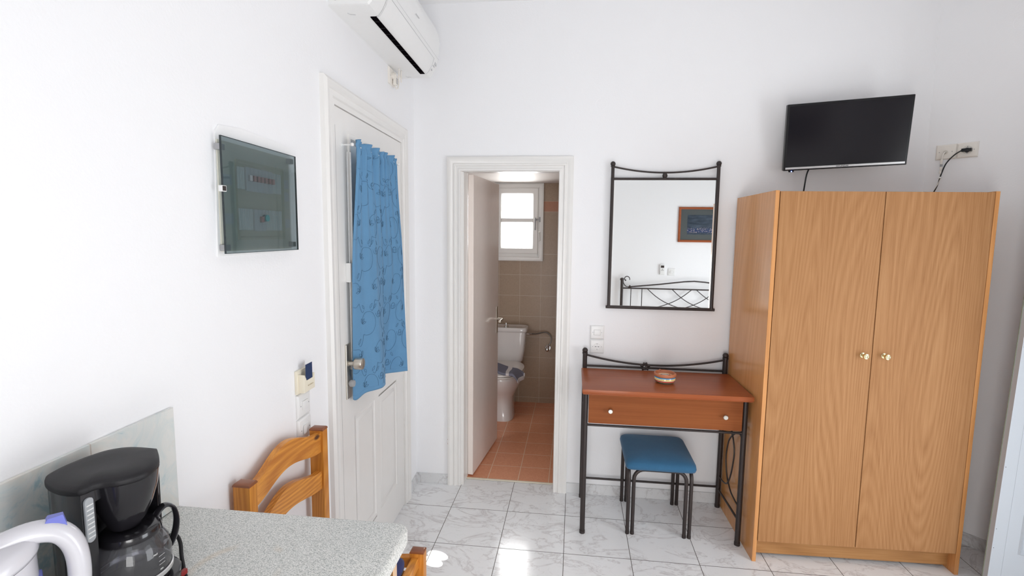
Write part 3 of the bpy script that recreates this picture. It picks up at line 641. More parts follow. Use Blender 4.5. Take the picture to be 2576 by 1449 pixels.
for a in (1.9, -1.25):
    G().tube([(math.cos(a)*.044, math.sin(a)*.044, .0556), (math.cos(a)*.059, math.sin(a)*.059, .0545)], .0036, 8).obj('cigarette_notch', plain('notch_glaze', (.40, .13, .06), .3), ap)
def rings():
    m, nt, p = newmat('ring_glaze'); k = N(nt); s = k.sep(k.coord()); r = k.math('SQRT', k.math('ADD', k.math('MULTIPLY', s[0], s[0]), k.math('MULTIPLY', s[1], s[1])))
    k.set(p.inputs['Base Color'], k.ramp(k.math('DIVIDE', r, .047), [(0, (.7, .68, .62)), (.22, (.05, .04, .03)), (.30, (.75, .72, .66)), (.52, (.08, .06, .04)), (.62, (.78, .70, .55)), (.8, (.75, .35, .15)), (.9, (.7, .6, .4))], 'CONSTANT')); p.inputs['Roughness'].default_value = .12; return m
g = G(); g.lathe([(0, .036), (.02, .036), (.0475, .041)], n=40); g.obj('inner_well', rings(), ap)

# ------------------------------------------------------------------ stool
st = thing('stool', 'low stool with a blue velvet seat on doubled dark iron legs under the dressing table', 'stool', (1.46, -.218, 0))
g = G(); rings_ = []
hw, hd = .183, .192
def sq(w, d, z, k=6, n=40, dz=0):
    out = []
    for i in range(n):
        a = 2*PI*i/n; c, s = math.cos(a), math.sin(a); e = 2/k
        out.append((w*math.copysign(abs(c)**e, c), d*math.copysign(abs(s)**e, s), z))
    return out
for w, d, z, kk in ((.170, .178, .372, 10), (.181, .190, .374, 14), (.184, .193, .388, 16), (.182, .191, .404, 14), (.174, .183, .414, 10), (.150, .158, .423, 7), (.110, .115, .430, 5), (.06, .06, .434, 3), (.01, .01, .4355, 2)):
    rings_.append(sq(w, d, z, kk))
g.loft(rings_); g.obj('seat', M_velv, st, sharp=180)
def arch(p0, p1, top=.366, r=.055, n=6):
    p0, p1 = Vector(p0), Vector(p1); d = (p1-p0).normalized(); pts = [p0+Vector((0, 0, .004)), p0+Vector((0, 0, top-r))]
    for i in range(1, n+1):
        a = PI/2*i/n; pts.append(p0+d*r*(1-math.cos(a))+Vector((0, 0, top-r+r*math.sin(a))))
    for i in range(0, n+1):
        a = PI/2*(1-i/n); pts.append(p1-d*r*(1-math.cos(a))+Vector((0, 0, top-r+r*math.sin(a))))
    pts.append(p1+Vector((0, 0, .004))); return pts
fx, fy = .136, .162
for nm, a, b in (('front', (-fx, -fy, 0), (fx, -fy, 0)), ('back', (-fx, fy, 0), (fx, fy, 0)), ('l', (-fx-.026, -fy, 0), (-fx-.026, fy, 0)), ('r', (fx+.026, -fy, 0), (fx+.026, fy, 0))):
    g = G(); g.tube(arch(a, b), .0098, 12); 
    for q in (a, b): g.cyl((q[0], q[1], 0), (q[0], q[1], .014), .0108, 12)
    g.obj('leg_hoop', M_iron, st)

# ------------------------------------------------------------------ wardrobe (local x along the front, y into the wall)
wd = thing('wardrobe', 'tall two-door oak veneer wardrobe in the corner beside the dressing table', 'wardrobe', (1.892, -.530, 0), .0265)
W, D, Hh = .957, .492, 1.820
g = G(); g.box(0, .0185, 0, D, 0, Hh, .0008, 1); g.obj('side_panel', M_oaks, wd)
g = G(); g.box(W-.0185, W, 0, D, 0, Hh, .0008, 1); g.obj('side_panel', M_oaks, wd)
g = G(); g.box(.0185, W-.0185, .020, D, Hh-.024, Hh-.006); g.obj('top_panel', M_oakh, wd)
g = G(); g.box(.0185, W-.0185, .020, D, .106, .122); g.obj('bottom_panel', M_oakh, wd)
g = G(); g.box(.0185, W-.0185, D-.006, D, .106, Hh-.024); g.obj('back_panel', M_oakh, wd)
g = G(); g.box(.0185, W-.0185, .045, .063, .018, .106, .0008, 1); g.obj('plinth', M_oakh, wd)
mid = .4785
dl = G().box(.0215, mid-.0018, -.001, .017, .108, Hh-.004, .0006, 1).obj('door', M_oak, wd)
dr_ = G().box(mid+.0018, W-.0215, -.001, .017, .108, Hh-.004, .0006, 1).obj('door', M_oak2, wd)
for x, p in ((mid-.042, dl), (mid+.052, dr_)):
    g = G(); g.lathe([(0, 0), (.0125, 0), (.0125, .0025), (.006, .005), (.005, .014), (.0075, .018), (.0125, .021), (.0135, .026), (.012, .031), (.008, .032), (.005, .030), (0, .030)], M=Matrix.Translation((x, -.001, 1.062)) @ RX, n=24); g.obj('knob', M_brass, p)

# ------------------------------------------------------------------ television
tvM = Matrix.Rotation(-.139, 4, 'Z') @ Matrix.Rotation(.174, 4, 'X') @ Matrix.Rotation(-.038, 4, 'Y')
tv = thing('television', 'black flat television on a wall bracket above the wardrobe', 'television', (2.365, -.150, 2.141), rot=tvM.to_euler())
g = G(); g.box(-.285, .285, -.010, .024, -.170, .170, .005, 3); g.box(-.20, .20, .020, .045, -.12, .10, .008, 2); g.obj('casing', M_bezel, tv)
g = G(); g.box(-.274, .274, -.0115, -.009, -.149, .159); g.obj('screen', M_screen, tv)
g = G(); g.box(-.276, .276, -.0122, -.009, -.163, -.1525, .0005, 1); lab(g.obj('trim_strip', M_silver, tv), 'silver strip with the maker lettering')
text('HYUNDAI', .0095, M_bezel, tv, Matrix.Translation((-.006, -.0126, -.1580)) @ RX, extr=.0002, bold=.0002, sx=1.35)
g = G(); g.box(-.258, -.232, -.008, .004, -.178, -.169, .002, 1); g.obj('sensor_pod', M_bezel, tv); G().ball((-.245, -.009, -.1745), .0028, n=10).obj('standby_light', M_led, tv)
br = thing('television_bracket', 'black wall bracket holding the television', 'wall bracket', (2.40, 0, 2.12))
g = G(); g.box(-.05, .05, -.010, 0, -.10, .10, .002); g.box(-.015, .015, -.095, -.008, -.02, .02, .003); g.obj('arm', M_bezel, br)
g = G(); g.tube([crs([(2.236, -.075, 1.990), (2.228, -.058, 1.95), (2.224, -.048, 1.88), (2.226, -.028, 1.80), (2.228, -.012, 1.79)], i/24) for i in range(25)], .0038, 8); tag(g.obj('television_cable', M_bezel), 'black cable dropping from the television behind the wardrobe', 'cable')

# ------------------------------------------------------------------ plates on the slanted wall
SZ = math.atan2(SD.y, SD.x)
def onslant(a, z, out=0): return SP+SD*(a-.018)+SN*out+Vector((0, 0, z))
an = plate('aerial_socket', 'ivory aerial socket with a white lead, above the wardrobe', 'aerial socket', onslant(.100, 2.062), SZ, w=.083, h=.076, kind='none', mat=M_ivory)
G().lathe([(.010, 0), (.010, .003), (.006, .003), (.006, .0005), (0, .0005)], M=Matrix.Translation((0, -.0105, -.002)) @ RX, n=18).obj('jack', M_satin, an)
plate('power_socket', 'ivory power socket with a black plug in it, above the wardrobe', 'power socket', onslant(.186, 2.062), SZ, w=.083, h=.076, kind='socket', mat=M_ivory)
pl = thing('plug', 'black two-pin plug and cord running down behind the wardrobe', 'plug', onslant(.186, 2.060, .012), SZ)
g = G(); g.box(-.020, .020, -.022, 0, -.008, .008, .004); g.cyl((.0, .0, 0), (0, -.008, 0), .012); g.obj('plug_body', M_bezel, pl)
g = G(); g.tube([crs([(-.018, -.014, 0), (-.045, -.016, -.020), (-.075, -.016, -.060), (-.092, -.014, -.115), (-.105, -.012, -.175), (-.135, -.010, -.245), (-.17, -.012, -.30)], i/30) for i in range(31)], .0030, 8); g.obj('cord', M_bezel, pl)
ca = thing('aerial_cable', 'white aerial lead with in-line connectors hanging from the aerial socket', 'cable', onslant(.100, 2.060, .012), SZ)
g = G(); g.tube([crs([(0, 0, 0), (-.004, -.012, -.006), (-.008, -.014, -.03), (-.010, -.012, -.05), (-.008, -.012, -.12), (-.018, -.012, -.17), (-.045, -.008, -.235), (-.075, -.01, -.30)], i/30) for i in range(31)], .0034, 8); g.obj('lead', M_ivory, ca)
g = G(); g.cyl((-.010, -.012, -.038), (-.010, -.012, -.062), .0072, 12, .005); g.cyl((-.009, -.012, -.075), (-.009, -.012, -.090), .0062, 12); g.cyl((-.009, -.012, -.094), (-.010, -.012, -.110), .0070, 12); g.obj('connector', M_ivory, ca)
G().cyl((-.0095, -.012, -.062), (-.0095, -.012, -.075), .0058, 12).obj('metal_collar', M_grey, ca)
G().box(-.018, -.004, -.020, -.006, -.135, -.127, .001, 1).obj('cable_tie', M_white, ca)
# painted-over round junction covers
def cover(name, loc, rz, label, r=.030):
    o = G().lathe([(r-.0016, -.0004), (r-.0011, .0006), (r-.0004, .0006), (r, -.0004)], M=RX, n=48).obj(name, M_wall); o.location = loc; o.rotation_euler = (0, 0, rz); tag(o, label, 'junction cover', 'painted-over round junction covers'); return o
cover('junction_cover', (1.112, 0, 2.352), 0, 'round painted junction cover high between bathroom door and mirror', .033)
cover('junction_cover', (1.142, 0, 2.012), 0, 'round painted junction cover beside the left finial of the mirror', .040)
cover('junction_cover', onslant(.112, 2.300), SZ, 'round painted junction cover above the aerial and power sockets', .034)
cover('junction_cover', onslant(.338, 2.640), SZ, 'highest round junction cover on the corner wall, far above the sockets', .036)

# ------------------------------------------------------------------ balcony door leaf, open into the room
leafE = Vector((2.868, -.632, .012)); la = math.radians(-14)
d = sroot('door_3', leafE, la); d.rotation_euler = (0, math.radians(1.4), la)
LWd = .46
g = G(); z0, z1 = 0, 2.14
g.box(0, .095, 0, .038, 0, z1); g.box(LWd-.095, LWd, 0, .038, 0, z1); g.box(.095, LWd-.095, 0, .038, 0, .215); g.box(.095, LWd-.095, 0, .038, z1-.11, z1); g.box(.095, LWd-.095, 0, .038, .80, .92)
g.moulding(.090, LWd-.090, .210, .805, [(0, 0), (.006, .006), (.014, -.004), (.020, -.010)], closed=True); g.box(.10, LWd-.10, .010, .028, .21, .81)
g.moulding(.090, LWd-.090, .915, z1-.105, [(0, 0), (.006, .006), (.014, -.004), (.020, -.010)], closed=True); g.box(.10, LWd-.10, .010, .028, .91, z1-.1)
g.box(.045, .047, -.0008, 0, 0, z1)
g.obj('door_leaf', plain('shade_dimmed_white', (.50, .54, .585), .45, noise=.03, nscale=6), d)  # cool white leaf, base colour darkened to stand in for dimmer light
g = G(); g.box(-.0022, 0, .033, .038, 0, z1); g.obj('weather_strip', plain('pale_green_strip', (.30, .34, .28), .5), d)
g = G()
for z in (.22, .60, .31, 1.14): g.ball((.006, -.0004, z), .0016, (1, .3, 1), n=8)
g.obj('paint_chip', M_iron, d)
g = G()
for z in (.3, 1.8): g.cyl((LWd+.004, .0, z), (LWd+.004, 0, z+.1), .007)
g.obj('hinge', M_satin, d)

# ------------------------------------------------------------------ bathroom window
w = sroot('window_1', (0, 1.58, 0))
g = G(); g.moulding(.203, .688, 1.356, 2.066, [(0, 0), (0, .020), (.012, .026), (.034, .024), (.040, .016), (.046, .016), (.046, -.10)], closed=True); g.box(.24, .65, -.010, .012, 1.385, 1.432); g.box(.24, .252, -.010, .012, 1.40, 2.03); g.box(.638, .65, -.010, .012, 1.40, 2.03); g.box(.24, .65, -.010, .012, 2.015, 2.04); g.obj('window_frame', M_paint, w)
sa = G(); sa.moulding(.249, .640, 1.424, 2.020, [(0, -.02), (0, .024), (.004, .028), (.044, .028), (.048, .022), (.052, .014), (.052, -.02)], closed=True)
sa.box(.30, .59, -.026, .016, 1.712, 1.746, .002, 1); sash = sa.obj('sash', M_paint, w)
G().box(.298, .592, .000, .003, 1.47, 1.98).obj('pane', M_pane, sash)
for z in (1.56, 1.84):
    g = G()
    for i in range(4): g.cyl((.246, -.032, z+i*.020), (.246, -.032, z+i*.020+.017), .0055, 10)
    g.obj('hinge', M_satin, w)
g = G(); g.cyl((.617, -.028, 1.735), (.617, -.055, 1.735), .007); g.tube([(.617, -.05, 1.752), (.617, -.052, 1.735), (.616, -.055, 1.70), (.615, -.058, 1.640)], [.0055, .0065, .0062, .0075], 10); g.box(.617, .645, -.040, -.028, 1.728, 1.742, .002); g.box(.648, .662, -.030, -.024, 1.715, 1.760, .001, 1); g.obj('handle', M_grey, w)
g = G(); g.cyl((.653, -.022, 1.625), (.653, -.040, 1.625), .006); g.tube([(.655, -.04, 1.625), (.662, -.036, 1.58), (.664, -.036, 1.545), (.650, -.04, 1.540)], .0018, 6); g.obj('hook', M_satin, w)

# ------------------------------------------------------------------ toilet
tl = thing('toilet', 'white porcelain toilet with a cistern against the beige tiled wall', 'toilet', (.378, 1.58, 0))
def sell(cx, cy, w, d, z, k=2.4, n=36, egg=0):
    out = []
    for i in range(n):
        a = 2*PI*i/n; c, s = math.cos(a), math.sin(a); e = 2/k
        x = w*math.copysign(abs(c)**e, c); y = d*math.copysign(abs(s)**e, s)
        if egg: x *= 1+egg*(s)*.5
        out.append((cx+x, cy+y, z))
    return out
g = G()
g.loft([sell(0, -.36, .105, .155, 0, 3), sell(0, -.36, .108, .158, .012, 3), sell(0, -.36, .100, .145, .05, 2.8), sell(0, -.365, .095, .135, .14, 2.6), sell(0, -.37, .100, .140, .20, 2.4), sell(0, -.385, .130, .185, .26, 2.3, egg=.1), sell(0, -.395, .165, .230, .33, 2.2, egg=.15), sell(0, -.40, .180, .245, .385, 2.2, egg=.15), sell(0, -.40, .183, .248, .402, 2.2, egg=.15), sell(0, -.40, .178, .243, .410, 2.2, egg=.15)])
g.box(-.10, .10, -.28, -.03, .25, .405, .02, 3); g.box(-.075, .075, -.26, -.06, 0, .27, .02, 3)
g.obj('bowl', M_porc, tl, sharp=60)
g = G(); g.loft([sell(0, -.405, .186, .250, .412, 2.2, egg=.15), sell(0, -.405, .190, .254, .418, 2.2, egg=.15), sell(0, -.405, .186, .250, .426, 2.2, egg=.15)]); g.obj('seat_ring', M_seat, tl)
g = G(); g.loft([sell(0, -.405, .184, .250, .430, 2.2, egg=.15), sell(0, -.405, .189, .255, .435, 2.2, egg=.15), sell(0, -.405, .187, .252, .446, 2.2, egg=.15), sell(0, -.405, .15, .21, .453, 2.2, egg=.15)]); g.box(-.09, .09, -.185, -.14, .41, .445, .008); g.obj('seat_lid', M_seat, tl)
g = G(); g.loft([sell(0, -.10, .105, .055, .405, 4), sell(0, -.105, .128, .066, .412, 4), sell(0, -.11, .152, .076, .45, 5), sell(0, -.112, .168, .082, .55, 6), sell(0, -.112, .175, .085, .63, 7), sell(0, -.112, .182, .088, .715, 7), sell(0, -.112, .182, .088, .718, 7)]); g.obj('cistern', M_porc, tl, sharp=60)
g = G(); g.loft([sell(0, -.112, .186, .092, .716, 7), sell(0, -.112, .193, .098, .724, 7), sell(0, -.112, .193, .098, .742, 7), sell(0, -.112, .188, .093, .755, 7), sell(0, -.112, .176, .082, .758, 6), sell(0, -.112, .170, .076, .755, 6)]); g.obj('cistern_lid', M_porc, tl, sharp=60)
g = G(); g.lathe([(0, .755), (.024, .755), (.024, .759), (.008, .762), (.006, .775), (.009, .778), (.009, .786), (.005, .789), (0, .789)], c=(-.010, -.112, 0), n=20); g.obj('flush_knob', M_chrome, tl)
hs = thing('water_hose', 'braided metal water hose joining the cistern to a chrome valve on the tiles', 'water hose', (.378, 1.58, 0))
def braid():
    m, nt, p = newmat('braided_steel'); k = N(nt); wv = k.n('ShaderNodeTexWave'); k.set(wv.inputs['Vector'], k.coord((1, 1, 1), rot=(.3, .7, .4))); wv.inputs['Scale'].default_value = 90
    k.set(p.inputs['Base Color'], k.mix(wv.outputs['Fac'], (.12, .11, .10), (.42, .40, .38))); p.inputs['Metallic'].default_value = .8; p.inputs['Roughness'].default_value = .4; return m
hp_ = [(.180, -.115, .690), (.215, -.105, .688), (.27, -.07, .684), (.32, -.045, .693), (.365, -.035, .690), (.398, -.034, .660), (.405, -.036, .620), (.392, -.040, .585), (.378, -.044, .555)]
g = G(); g.tube([crs(hp_, i/50) for i in range(51)], .0065, 10); g.obj('hose', braid(), hs)
g = G(); g.cyl((.176, -.115, .690), (.205, -.108, .688), .010, 6); g.cyl((.205, -.108, .688), (.222, -.102, .688), .007); g.obj('union_nut', M_chrome, hs)
vl = thing('stop_valve', 'round chrome stop valve on the bathroom tiles below the hose', 'valve', (.752, 1.58, .540))
g = G(); g.cyl((0, 0, 0), (0, -.008, 0), .030, 24, .024); g.cyl((0, -.006, 0), (0, -.045, 0), .013); g.cyl((.004, -.044, .012), (.004, -.044, .030), .009, 6); g.obj('valve_body', M_chrome, vl)
G().ball((-.004, -.055, -.006), .019, (1, .9, 1.1)).obj('valve_knob', M_chrome, vl)
# towel over the lid
tw = bpy.data.meshes.new('towel'); t = bmesh.new(); uvl = t.loops.layers.uv.new('UVMap')
A0, A1 = Vector((.235, 1.245)), Vector((.300, 1.005)); B0, B1 = Vector((.592, 1.035)), Vector((.552, .845))
NU, NV = 40, 12; TH = .022
def tp(u, v, k):
    p = A0.lerp(A1, v).lerp(B0.lerp(B1, v), u); z = .456+.006*math.sin(u*6+v*2)
    z -= .055*max(0, (u-.78)/.22)**1.6*(1 if v > .15 else .6); th = TH*(1+.15*math.sin(u*9))
    if k: z += th
    p = Vector((p.x+.006*math.sin(v*7)*u, p.y, z)); return p
top = [[t.verts.new(tp(i/NU, j/NV, 1)) for i in range(NU+1)] for j in range(NV+1)]; bot = [[t.verts.new(tp(i/NU, j/NV, 0)) for i in range(NU+1)] for j in range(NV+1)]
def q(vs, uvs):
    f = t.faces.new(vs); f.smooth = True
    for l, uv in zip(f.loops, uvs): l[uvl].uv = uv
for j in range(NV):
    for i in range(NU):
        uv = [(i/NU, j/NV*.5), ((i+1)/NU, j/NV*.5), ((i+1)/NU, (j+1)/NV*.5), (i/NU, (j+1)/NV*.5)]
        q((top[j][i], top[j][i+1], top[j+1][i+1], top[j+1][i]), uv); q((bot[j+1][i], bot[j+1][i+1], bot[j][i+1], bot[j][i]), uv[::-1])
for i in range(NU):
    for j in (0, NV):
        q((bot[j][i], bot[j][i+1], top[j][i+1], top[j][i]), [(i/NU, 0), ((i+1)/NU, 0), ((i+1)/NU, .06), (i/NU, .06)])
for j in range(NV):
    for i in (0, NU):
        q((bot[j][i], bot[j+1][i], top[j+1][i], top[j][i]), [(.6+.0*i, 0), (.6, .1), (.6, .1), (.6, 0)])
bmesh.ops.recalc_face_normals(t, faces=t.faces[:]); t.to_mesh(tw); t.free(); tw.materials.append(M_towel)
to = bpy.data.objects.new('towel', tw); COL.objects.link(to); tag(to, 'folded navy and white striped towel lying on the toilet lid', 'towel')
ms = to.modifiers.new('b', 'BEVEL'); ms.width = .006; ms.segments = 3; ms.limit_method = 'ANGLE'; ms.angle_limit = math.radians(50)

# ------------------------------------------------------------------ kitchen counter on the left wall
CT = .953
wt = G(); t = bmesh.new()
def cnt(x0=0.0, x1=.628, y1=-1.905, y0=YB+.004, r=.028, z0=CT-.038, z1=CT):
    pts = [(SK*1.905+.002, y1)]
    for i in range(9):
        a = PI/2*(1-i/8); pts.append((x1-r+r*math.cos(a), y1-r+r*math.sin(a)))
    pts.append((x1+.005, y0)); pts.append((SK*3.09+.003, y0)); return pts
wt.prism(cnt(), CT-.038, CT, .009, smooth=True); tag(wt.obj('worktop', M_form), 'speckled pale grey laminate kitchen worktop carrying the coffee maker', 'worktop')
cb = thing('base_cabinet', 'brown kitchen base cabinet with a pale edge under the speckled worktop', 'cabinet', (0, 0, 0))
g = G(); g.box(SK*1.95+.004, .598, -1.940, -1.922, 0, CT-.038); g.obj('end_panel', M_cab, cb)
G().box(.598, .600, -1.940, -1.922, 0, CT-.038).obj('edge_band', M_cabedge, cb)
G().box(SK*3.1+.004, .575, YB+.01, -1.94, .10, CT-.040).obj('carcass', M_cab, cb)
for i in range(2):
    a = -1.943-i*.575; dd = G().box(.576, .594, a-.571, a, .105, CT-.045, .001, 1).obj('door', M_cab, cb)
    g = G(); g.tube([(.594, a-.50, .80), (.622, a-.50, .80), (.622, a-.40, .80), (.594, a-.40, .80)], .004, 8); g.obj('handle', M_satin, dd)
G().box(SK*3.1+.004, .54, YB+.01, -1.94, .0, .10).obj('plinth', M_black, cb)
bs = G(); bs.box(0.0006, .008, -3.09, -1.912, CT+.001, CT+.242, .001, 1); o = bs.obj('trim_4', M_splash); o.rotation_euler = (0, 0, LA); struct(o)

# ------------------------------------------------------------------ pine chair beyond the counter, back to the left wall
ch = thing('dining_chair', 'varnished pine chair with a navy cushion between worktop and entrance door', 'chair', (.265, -1.524, 0))
yn, yf = -.194, .194
for y in (yn, yf):
    g = G(); t = bmesh.new(); bmesh.ops.create_cube(t, size=1)
    g.box(-.202, -.152, y-.0165, y+.0165, 0, .905, .004, 2); l = g.obj('back_leg', M_pine, ch)
    g = G(); g.loft([[(x, yy, .9045+dz) for x, yy in ((-.2035+i, y-.018+i), (-.1505-i, y-.018+i), (-.1505-i, y+.018-i), (-.2035+i, y+.018-i))] for dz, i in ((0, .0006), (.003, .0008), (.006, .0022), (.0085, .005), (.0098, .009), (.0104, .0135))], smooth=False); g.obj('post_top', M_pinedark, l)
for y in (-.243, .243):
    g = G(); g.box(.142, .195, y-.0175, y+.0175, 0, .440, .004, 2); l = g.obj('front_leg', M_pine, ch)
    g = G(); g.loft([[(x, yy, .4395+dz) for x, yy in ((.141+i, y-.019+i), (.196-i, y-.019+i), (.196-i, y+.019-i), (.141+i, y+.019-i))] for dz, i in ((0, .0006), (.002, .0008), (.005, .0022), (.0072, .005), (.0085, .009), (.009, .0135))], smooth=False); g.obj('post_top', M_pinedark, l)
def slat(zlo, zhi, up, upl, x=-.180, th=.020):
    g = G(); n = 28; rg = []
    for i in range(n+1):
        s = i/n*2-1; y = s*.178; ar = math.cos(PI/2*min(1, abs(s)/.9))**1.7
        bow = -.012*(1-s*s); a, b = zlo+upl*ar, zhi+up*ar
        rg.append([(x+bow, y, a), (x+bow+th, y, a), (x+bow+th, y, b), (x+bow, y, b)])
    g.loft(rg, smooth=False); return g.obj('back_slat', M_piney, ch, sharp=30)
slat(.828, .898, .044, .030); slat(.692, .757, .038, .024)
g = G(); g.box(.150, .176, -.235, .235, .385, .425, .003); g.obj('seat_rail', M_piney, ch)
for s in (-1, 1):
    g = G(); g.loft([[(-.16, s*(.185)-.011, z0_) for z0_ in (.385,)]+[(-.16, s*.185+.011, .385), (-.16, s*.185+.011, .425), (-.16, s*.185-.011, .425)], [(.15, s*.236-.011, .385), (.15, s*.236+.011, .385), (.15, s*.236+.011, .425), (.15, s*.236-.011, .425)]], smooth=False); g.obj('seat_rail', M_pine, ch)
    g = G(); g.cyl((-.17, s*.19, .18), (.16, s*.238, .18), .011, 12); g.obj('stretcher', M_pine, ch)
g = G(); g.box(.158, .180, -.235, .235, .30, .335, .003); g.obj('stretcher', M_piney, ch)
g = G(); g.box(-.165, .150, -.178, .178, .395, .408, .002); g.obj('seat_board', M_piney, ch)
g = G(); rr = []
for w, z in ((.96, .409), (1.0, .418), (1.0, .430), (.95, .439), (.8, .444)):
    rr.append([(-.005+(x*.150*w), (.205+.018*(x))*w*y, z) for x, y in [(math.copysign(abs(math.cos(a))**.3, math.cos(a)), math.copysign(abs(math.sin(a))**.3, math.sin(a))) for a in [2*PI*i/40 for i in range(40)]]])
g.loft(rr); g.obj('cushion', M_navy, ch, sharp=180)

# ------------------------------------------------------------------ coffee maker
cm = thing('coffee_maker', 'black drip coffee maker standing on the speckled worktop', 'coffee maker', (0, 0, CT))
CY, CX = -2.174, .212
def P2(pts, n=6): return [tuple(crs([(x, y, 0) for x, y in pts], i/(len(pts)*n))[:2]) for i in range(len(pts)*n)]
base = [(.085, -2.105), (.085, -2.245), (.130, -2.254), (.190, -2.254), (.210, -2.252), (.242, -2.240), (.268, -2.212), (.278, -2.176), (.270, -2.140), (.250, -2.116), (.232, -2.106), (.215, -2.100), (.19, -2.096), (.13, -2.096)]
g = G(); g.prism(base, 0, .026, .005, smooth=True); g.obj('base', M_blk, cm, sharp=50)
g = G(); g.lathe([(0, .026), (.052, .026), (.054, .029), (.050, .030), (0, .030)], c=(CX-.004, CY, 0)); g.obj('hot_plate', M_blkm, cm)
# body: back box with two columns
g = G(); body = [(.104, -2.120), (.102, -2.205), (.114, -2.226), (.138, -2.240), (.170, -2.250), (.203, -2.250), (.206, -2.230), (.168, -2.226), (.150, -2.205), (.150, -2.130), (.165, -2.110), (.198, -2.106), (.198, -2.101), (.137, -2.105)]
g.prism(body, .024, .226, .001); g.prism([(.1045, -2.120), (.1025, -2.205), (.1145, -2.226), (.1385, -2.2395), (.170, -2.2495), (.2025, -2.2495), (.2055, -2.2305), (.1975, -2.102), (.138, -2.1055)], .205, .2265); g.obj('body', M_blk, cm, sharp=30)
g = G(); g.box(.192, .1995, -2.1035, -2.0995, .03, .226, .0008, 1); g.obj('corner_strip', M_blk, cm)
# basket
def sc(c, r, z, ex=1, n=36): return [(c[0]+r*ex*math.cos(2*PI*i/n), c[1]+r*math.sin(2*PI*i/n), z) for i in range(n)]
g = G(); g.loft([sc((CX-.012, CY), .014, .126), sc((CX-.012, CY), .022, .130), sc((CX-.012, CY+.002), .030, .145), sc((CX-.012, CY+.002), .040, .170), sc((CX-.012, CY+.003), .0475, .200), sc((CX-.012, CY+.003), .0505, .226)]); g.obj('filter_basket', M_blk, cm)
# lid: plan outline, gently domed
lo = [(.198, -2.099), (.226, -2.125), (.244, -2.146), (.257, -2.177), (.252, -2.199), (.236, -2.216), (.217, -2.224), (.208, -2.233), (.205, -2.246), (.197, -2.253), (.170, -2.253), (.136, -2.243), (.112, -2.228), (.101, -2.213), (.098, -2.191), (.100, -2.166), (.104, -2.144), (.114, -2.120), (.137, -2.103), (.165, -2.098)]
c0 = Vector((.170, -2.176))
def sc2(k, z): return [(c0.x+(x-c0.x)*k, c0.y+(y-c0.y)*k, z) for x, y in [tuple(crs([(a, b, 0) for a, b in lo+[lo[0]]], i/76)[:2]) for i in range(76)]]
g = G(); g.loft([sc2(.985, .2255), sc2(1.0, .228), sc2(1.0, .233), sc2(.985, .2365), sc2(.90, .240), sc2(.7, .243), sc2(.45, .243), sc2(.2, .242), sc2(.02, .242)]); g.obj('lid', M_blkm, cm, sharp=180)
# water gauge on the left column
def stadium(y0, y1, z0, z1, n=8):
    r = (y1-y0)/2; c = (y0+y1)/2
    return [(c+r*math.cos(PI*i/n), z1-r+r*math.sin(PI*i/n)) for i in range(n+1)]+[(c-r*math.cos(PI*i/n), z0+r-r*math.sin(PI*i/n)) for i in range(n+1)]
MYZ = Matrix(((0, 0, 1, 0), (1, 0, 0, 0), (0, 1, 0, 0), (0, 0, 0, 1)))
g = G(); g.prism(stadium(-2.2478, -2.2335, .142, .218), .2035, .2078, .001, M=MYZ); gw = g.obj('water_gauge', plain('gauge_plastic', (.42, .44, .46), .3), cm); lab(gw, 'clear ribbed water gauge')
for i in range(8): G().box(.2074, .2084, -2.2462, -2.2352, .150+i*.0078, .1522+i*.0078).obj('gauge_rib', M_white, gw)
g = G(); g.box(.10, .11, -2.18, -2.14, .10, .12)
g.obj('rear_bracket', M_blkm, cm)
g = G(); g.tube([(.066, -2.13, .004), (.075, -2.24, .004), (.080, -2.262, .012), (.09, -2.27, .08), (.095, -2.248, .11)], .0035, 8); g.obj('supply_flex', M_blkm, cm)
g = G(); g.tube([crs([(.172, -2.092, .030), (.180, -2.078, .040), (.196, -2.070, .043), (.214, -2.078, .034), (.234, -2.098, .018), (.256, -2.118, .006), (.278, -2.140, .0045), (.298, -2.18, .0045)], i/30) for i in range(31)], .0034, 8); g.obj('power_cord', M_blkm, cm)
G().box(.262, .2695, -2.146, -2.124, .008, .018, .001, 1).obj('power_switch', plain('red_switch', (.25, .01, .01), .3), cm)
# carafe stands on the hot plate and lifts off
cf = thing('coffee_carafe', 'glass coffee jug with a black handle on the coffee maker hot plate', 'coffee jug', (CX-.004, CY, CT+.030)); cf.scale = (1, 1, 1.10)
g = G(); g.lathe([(0, 0), (.045, 0), (.051, .003), (.055, .010), (.0575, .025), (.0575, .042), (.054, .058), (.047, .072), (.041, .080), (.0385, .080), (.0445, .071), (.0525, .057), (.0560, .041), (.0560, .025), (.052, .008), (.045, .0022), (0, .002)], n=44); g.obj('jug', M_glass, cf)
G().lathe([(.0562, .0075), (.0588, .008), (.0592, .014), (.0575, .0155), (.0562, .0150)], n=44).obj('steel_band', M_silver, cf)
g = G(); g.lathe([(0, .088), (.020, .088), (.036, .090), (.0435, .086), (.0455, .079), (.044, .073), (.041, .073), (.040, .080), (0, .082)], n=40); g.obj('jug_lid', M_blk, cf)
ha = math.radians(70); hx, hy = math.cos(ha), math.sin(ha)
hl = [(.036, .082), (.046, .094), (.058, .098), (.070, .088), (.0745, .066), (.071, .044), (.063, .028), (.054, .022)]
g = G(); g.tube([(lambda p: (p[0]*hx, p[0]*hy, p[1]))(crs([(a, b, 0) for a, b in hl], i/36)) for i in range(37)], [(.0095, .0034)]*37, 12); g.obj('handle', M_blk, cf)
text('MAX', .0036, M_white, cf, Matrix.Translation((.0555, -.010, .050)) @ Matrix.Rotation(math.radians(80), 4, 'Z') @ RX)
text('MIN', .0032, M_white, cf, Matrix.Translation((.0585, -.002, .022)) @ Matrix.Rotation(math.radians(88), 4, 'Z') @ RX)
g = G()
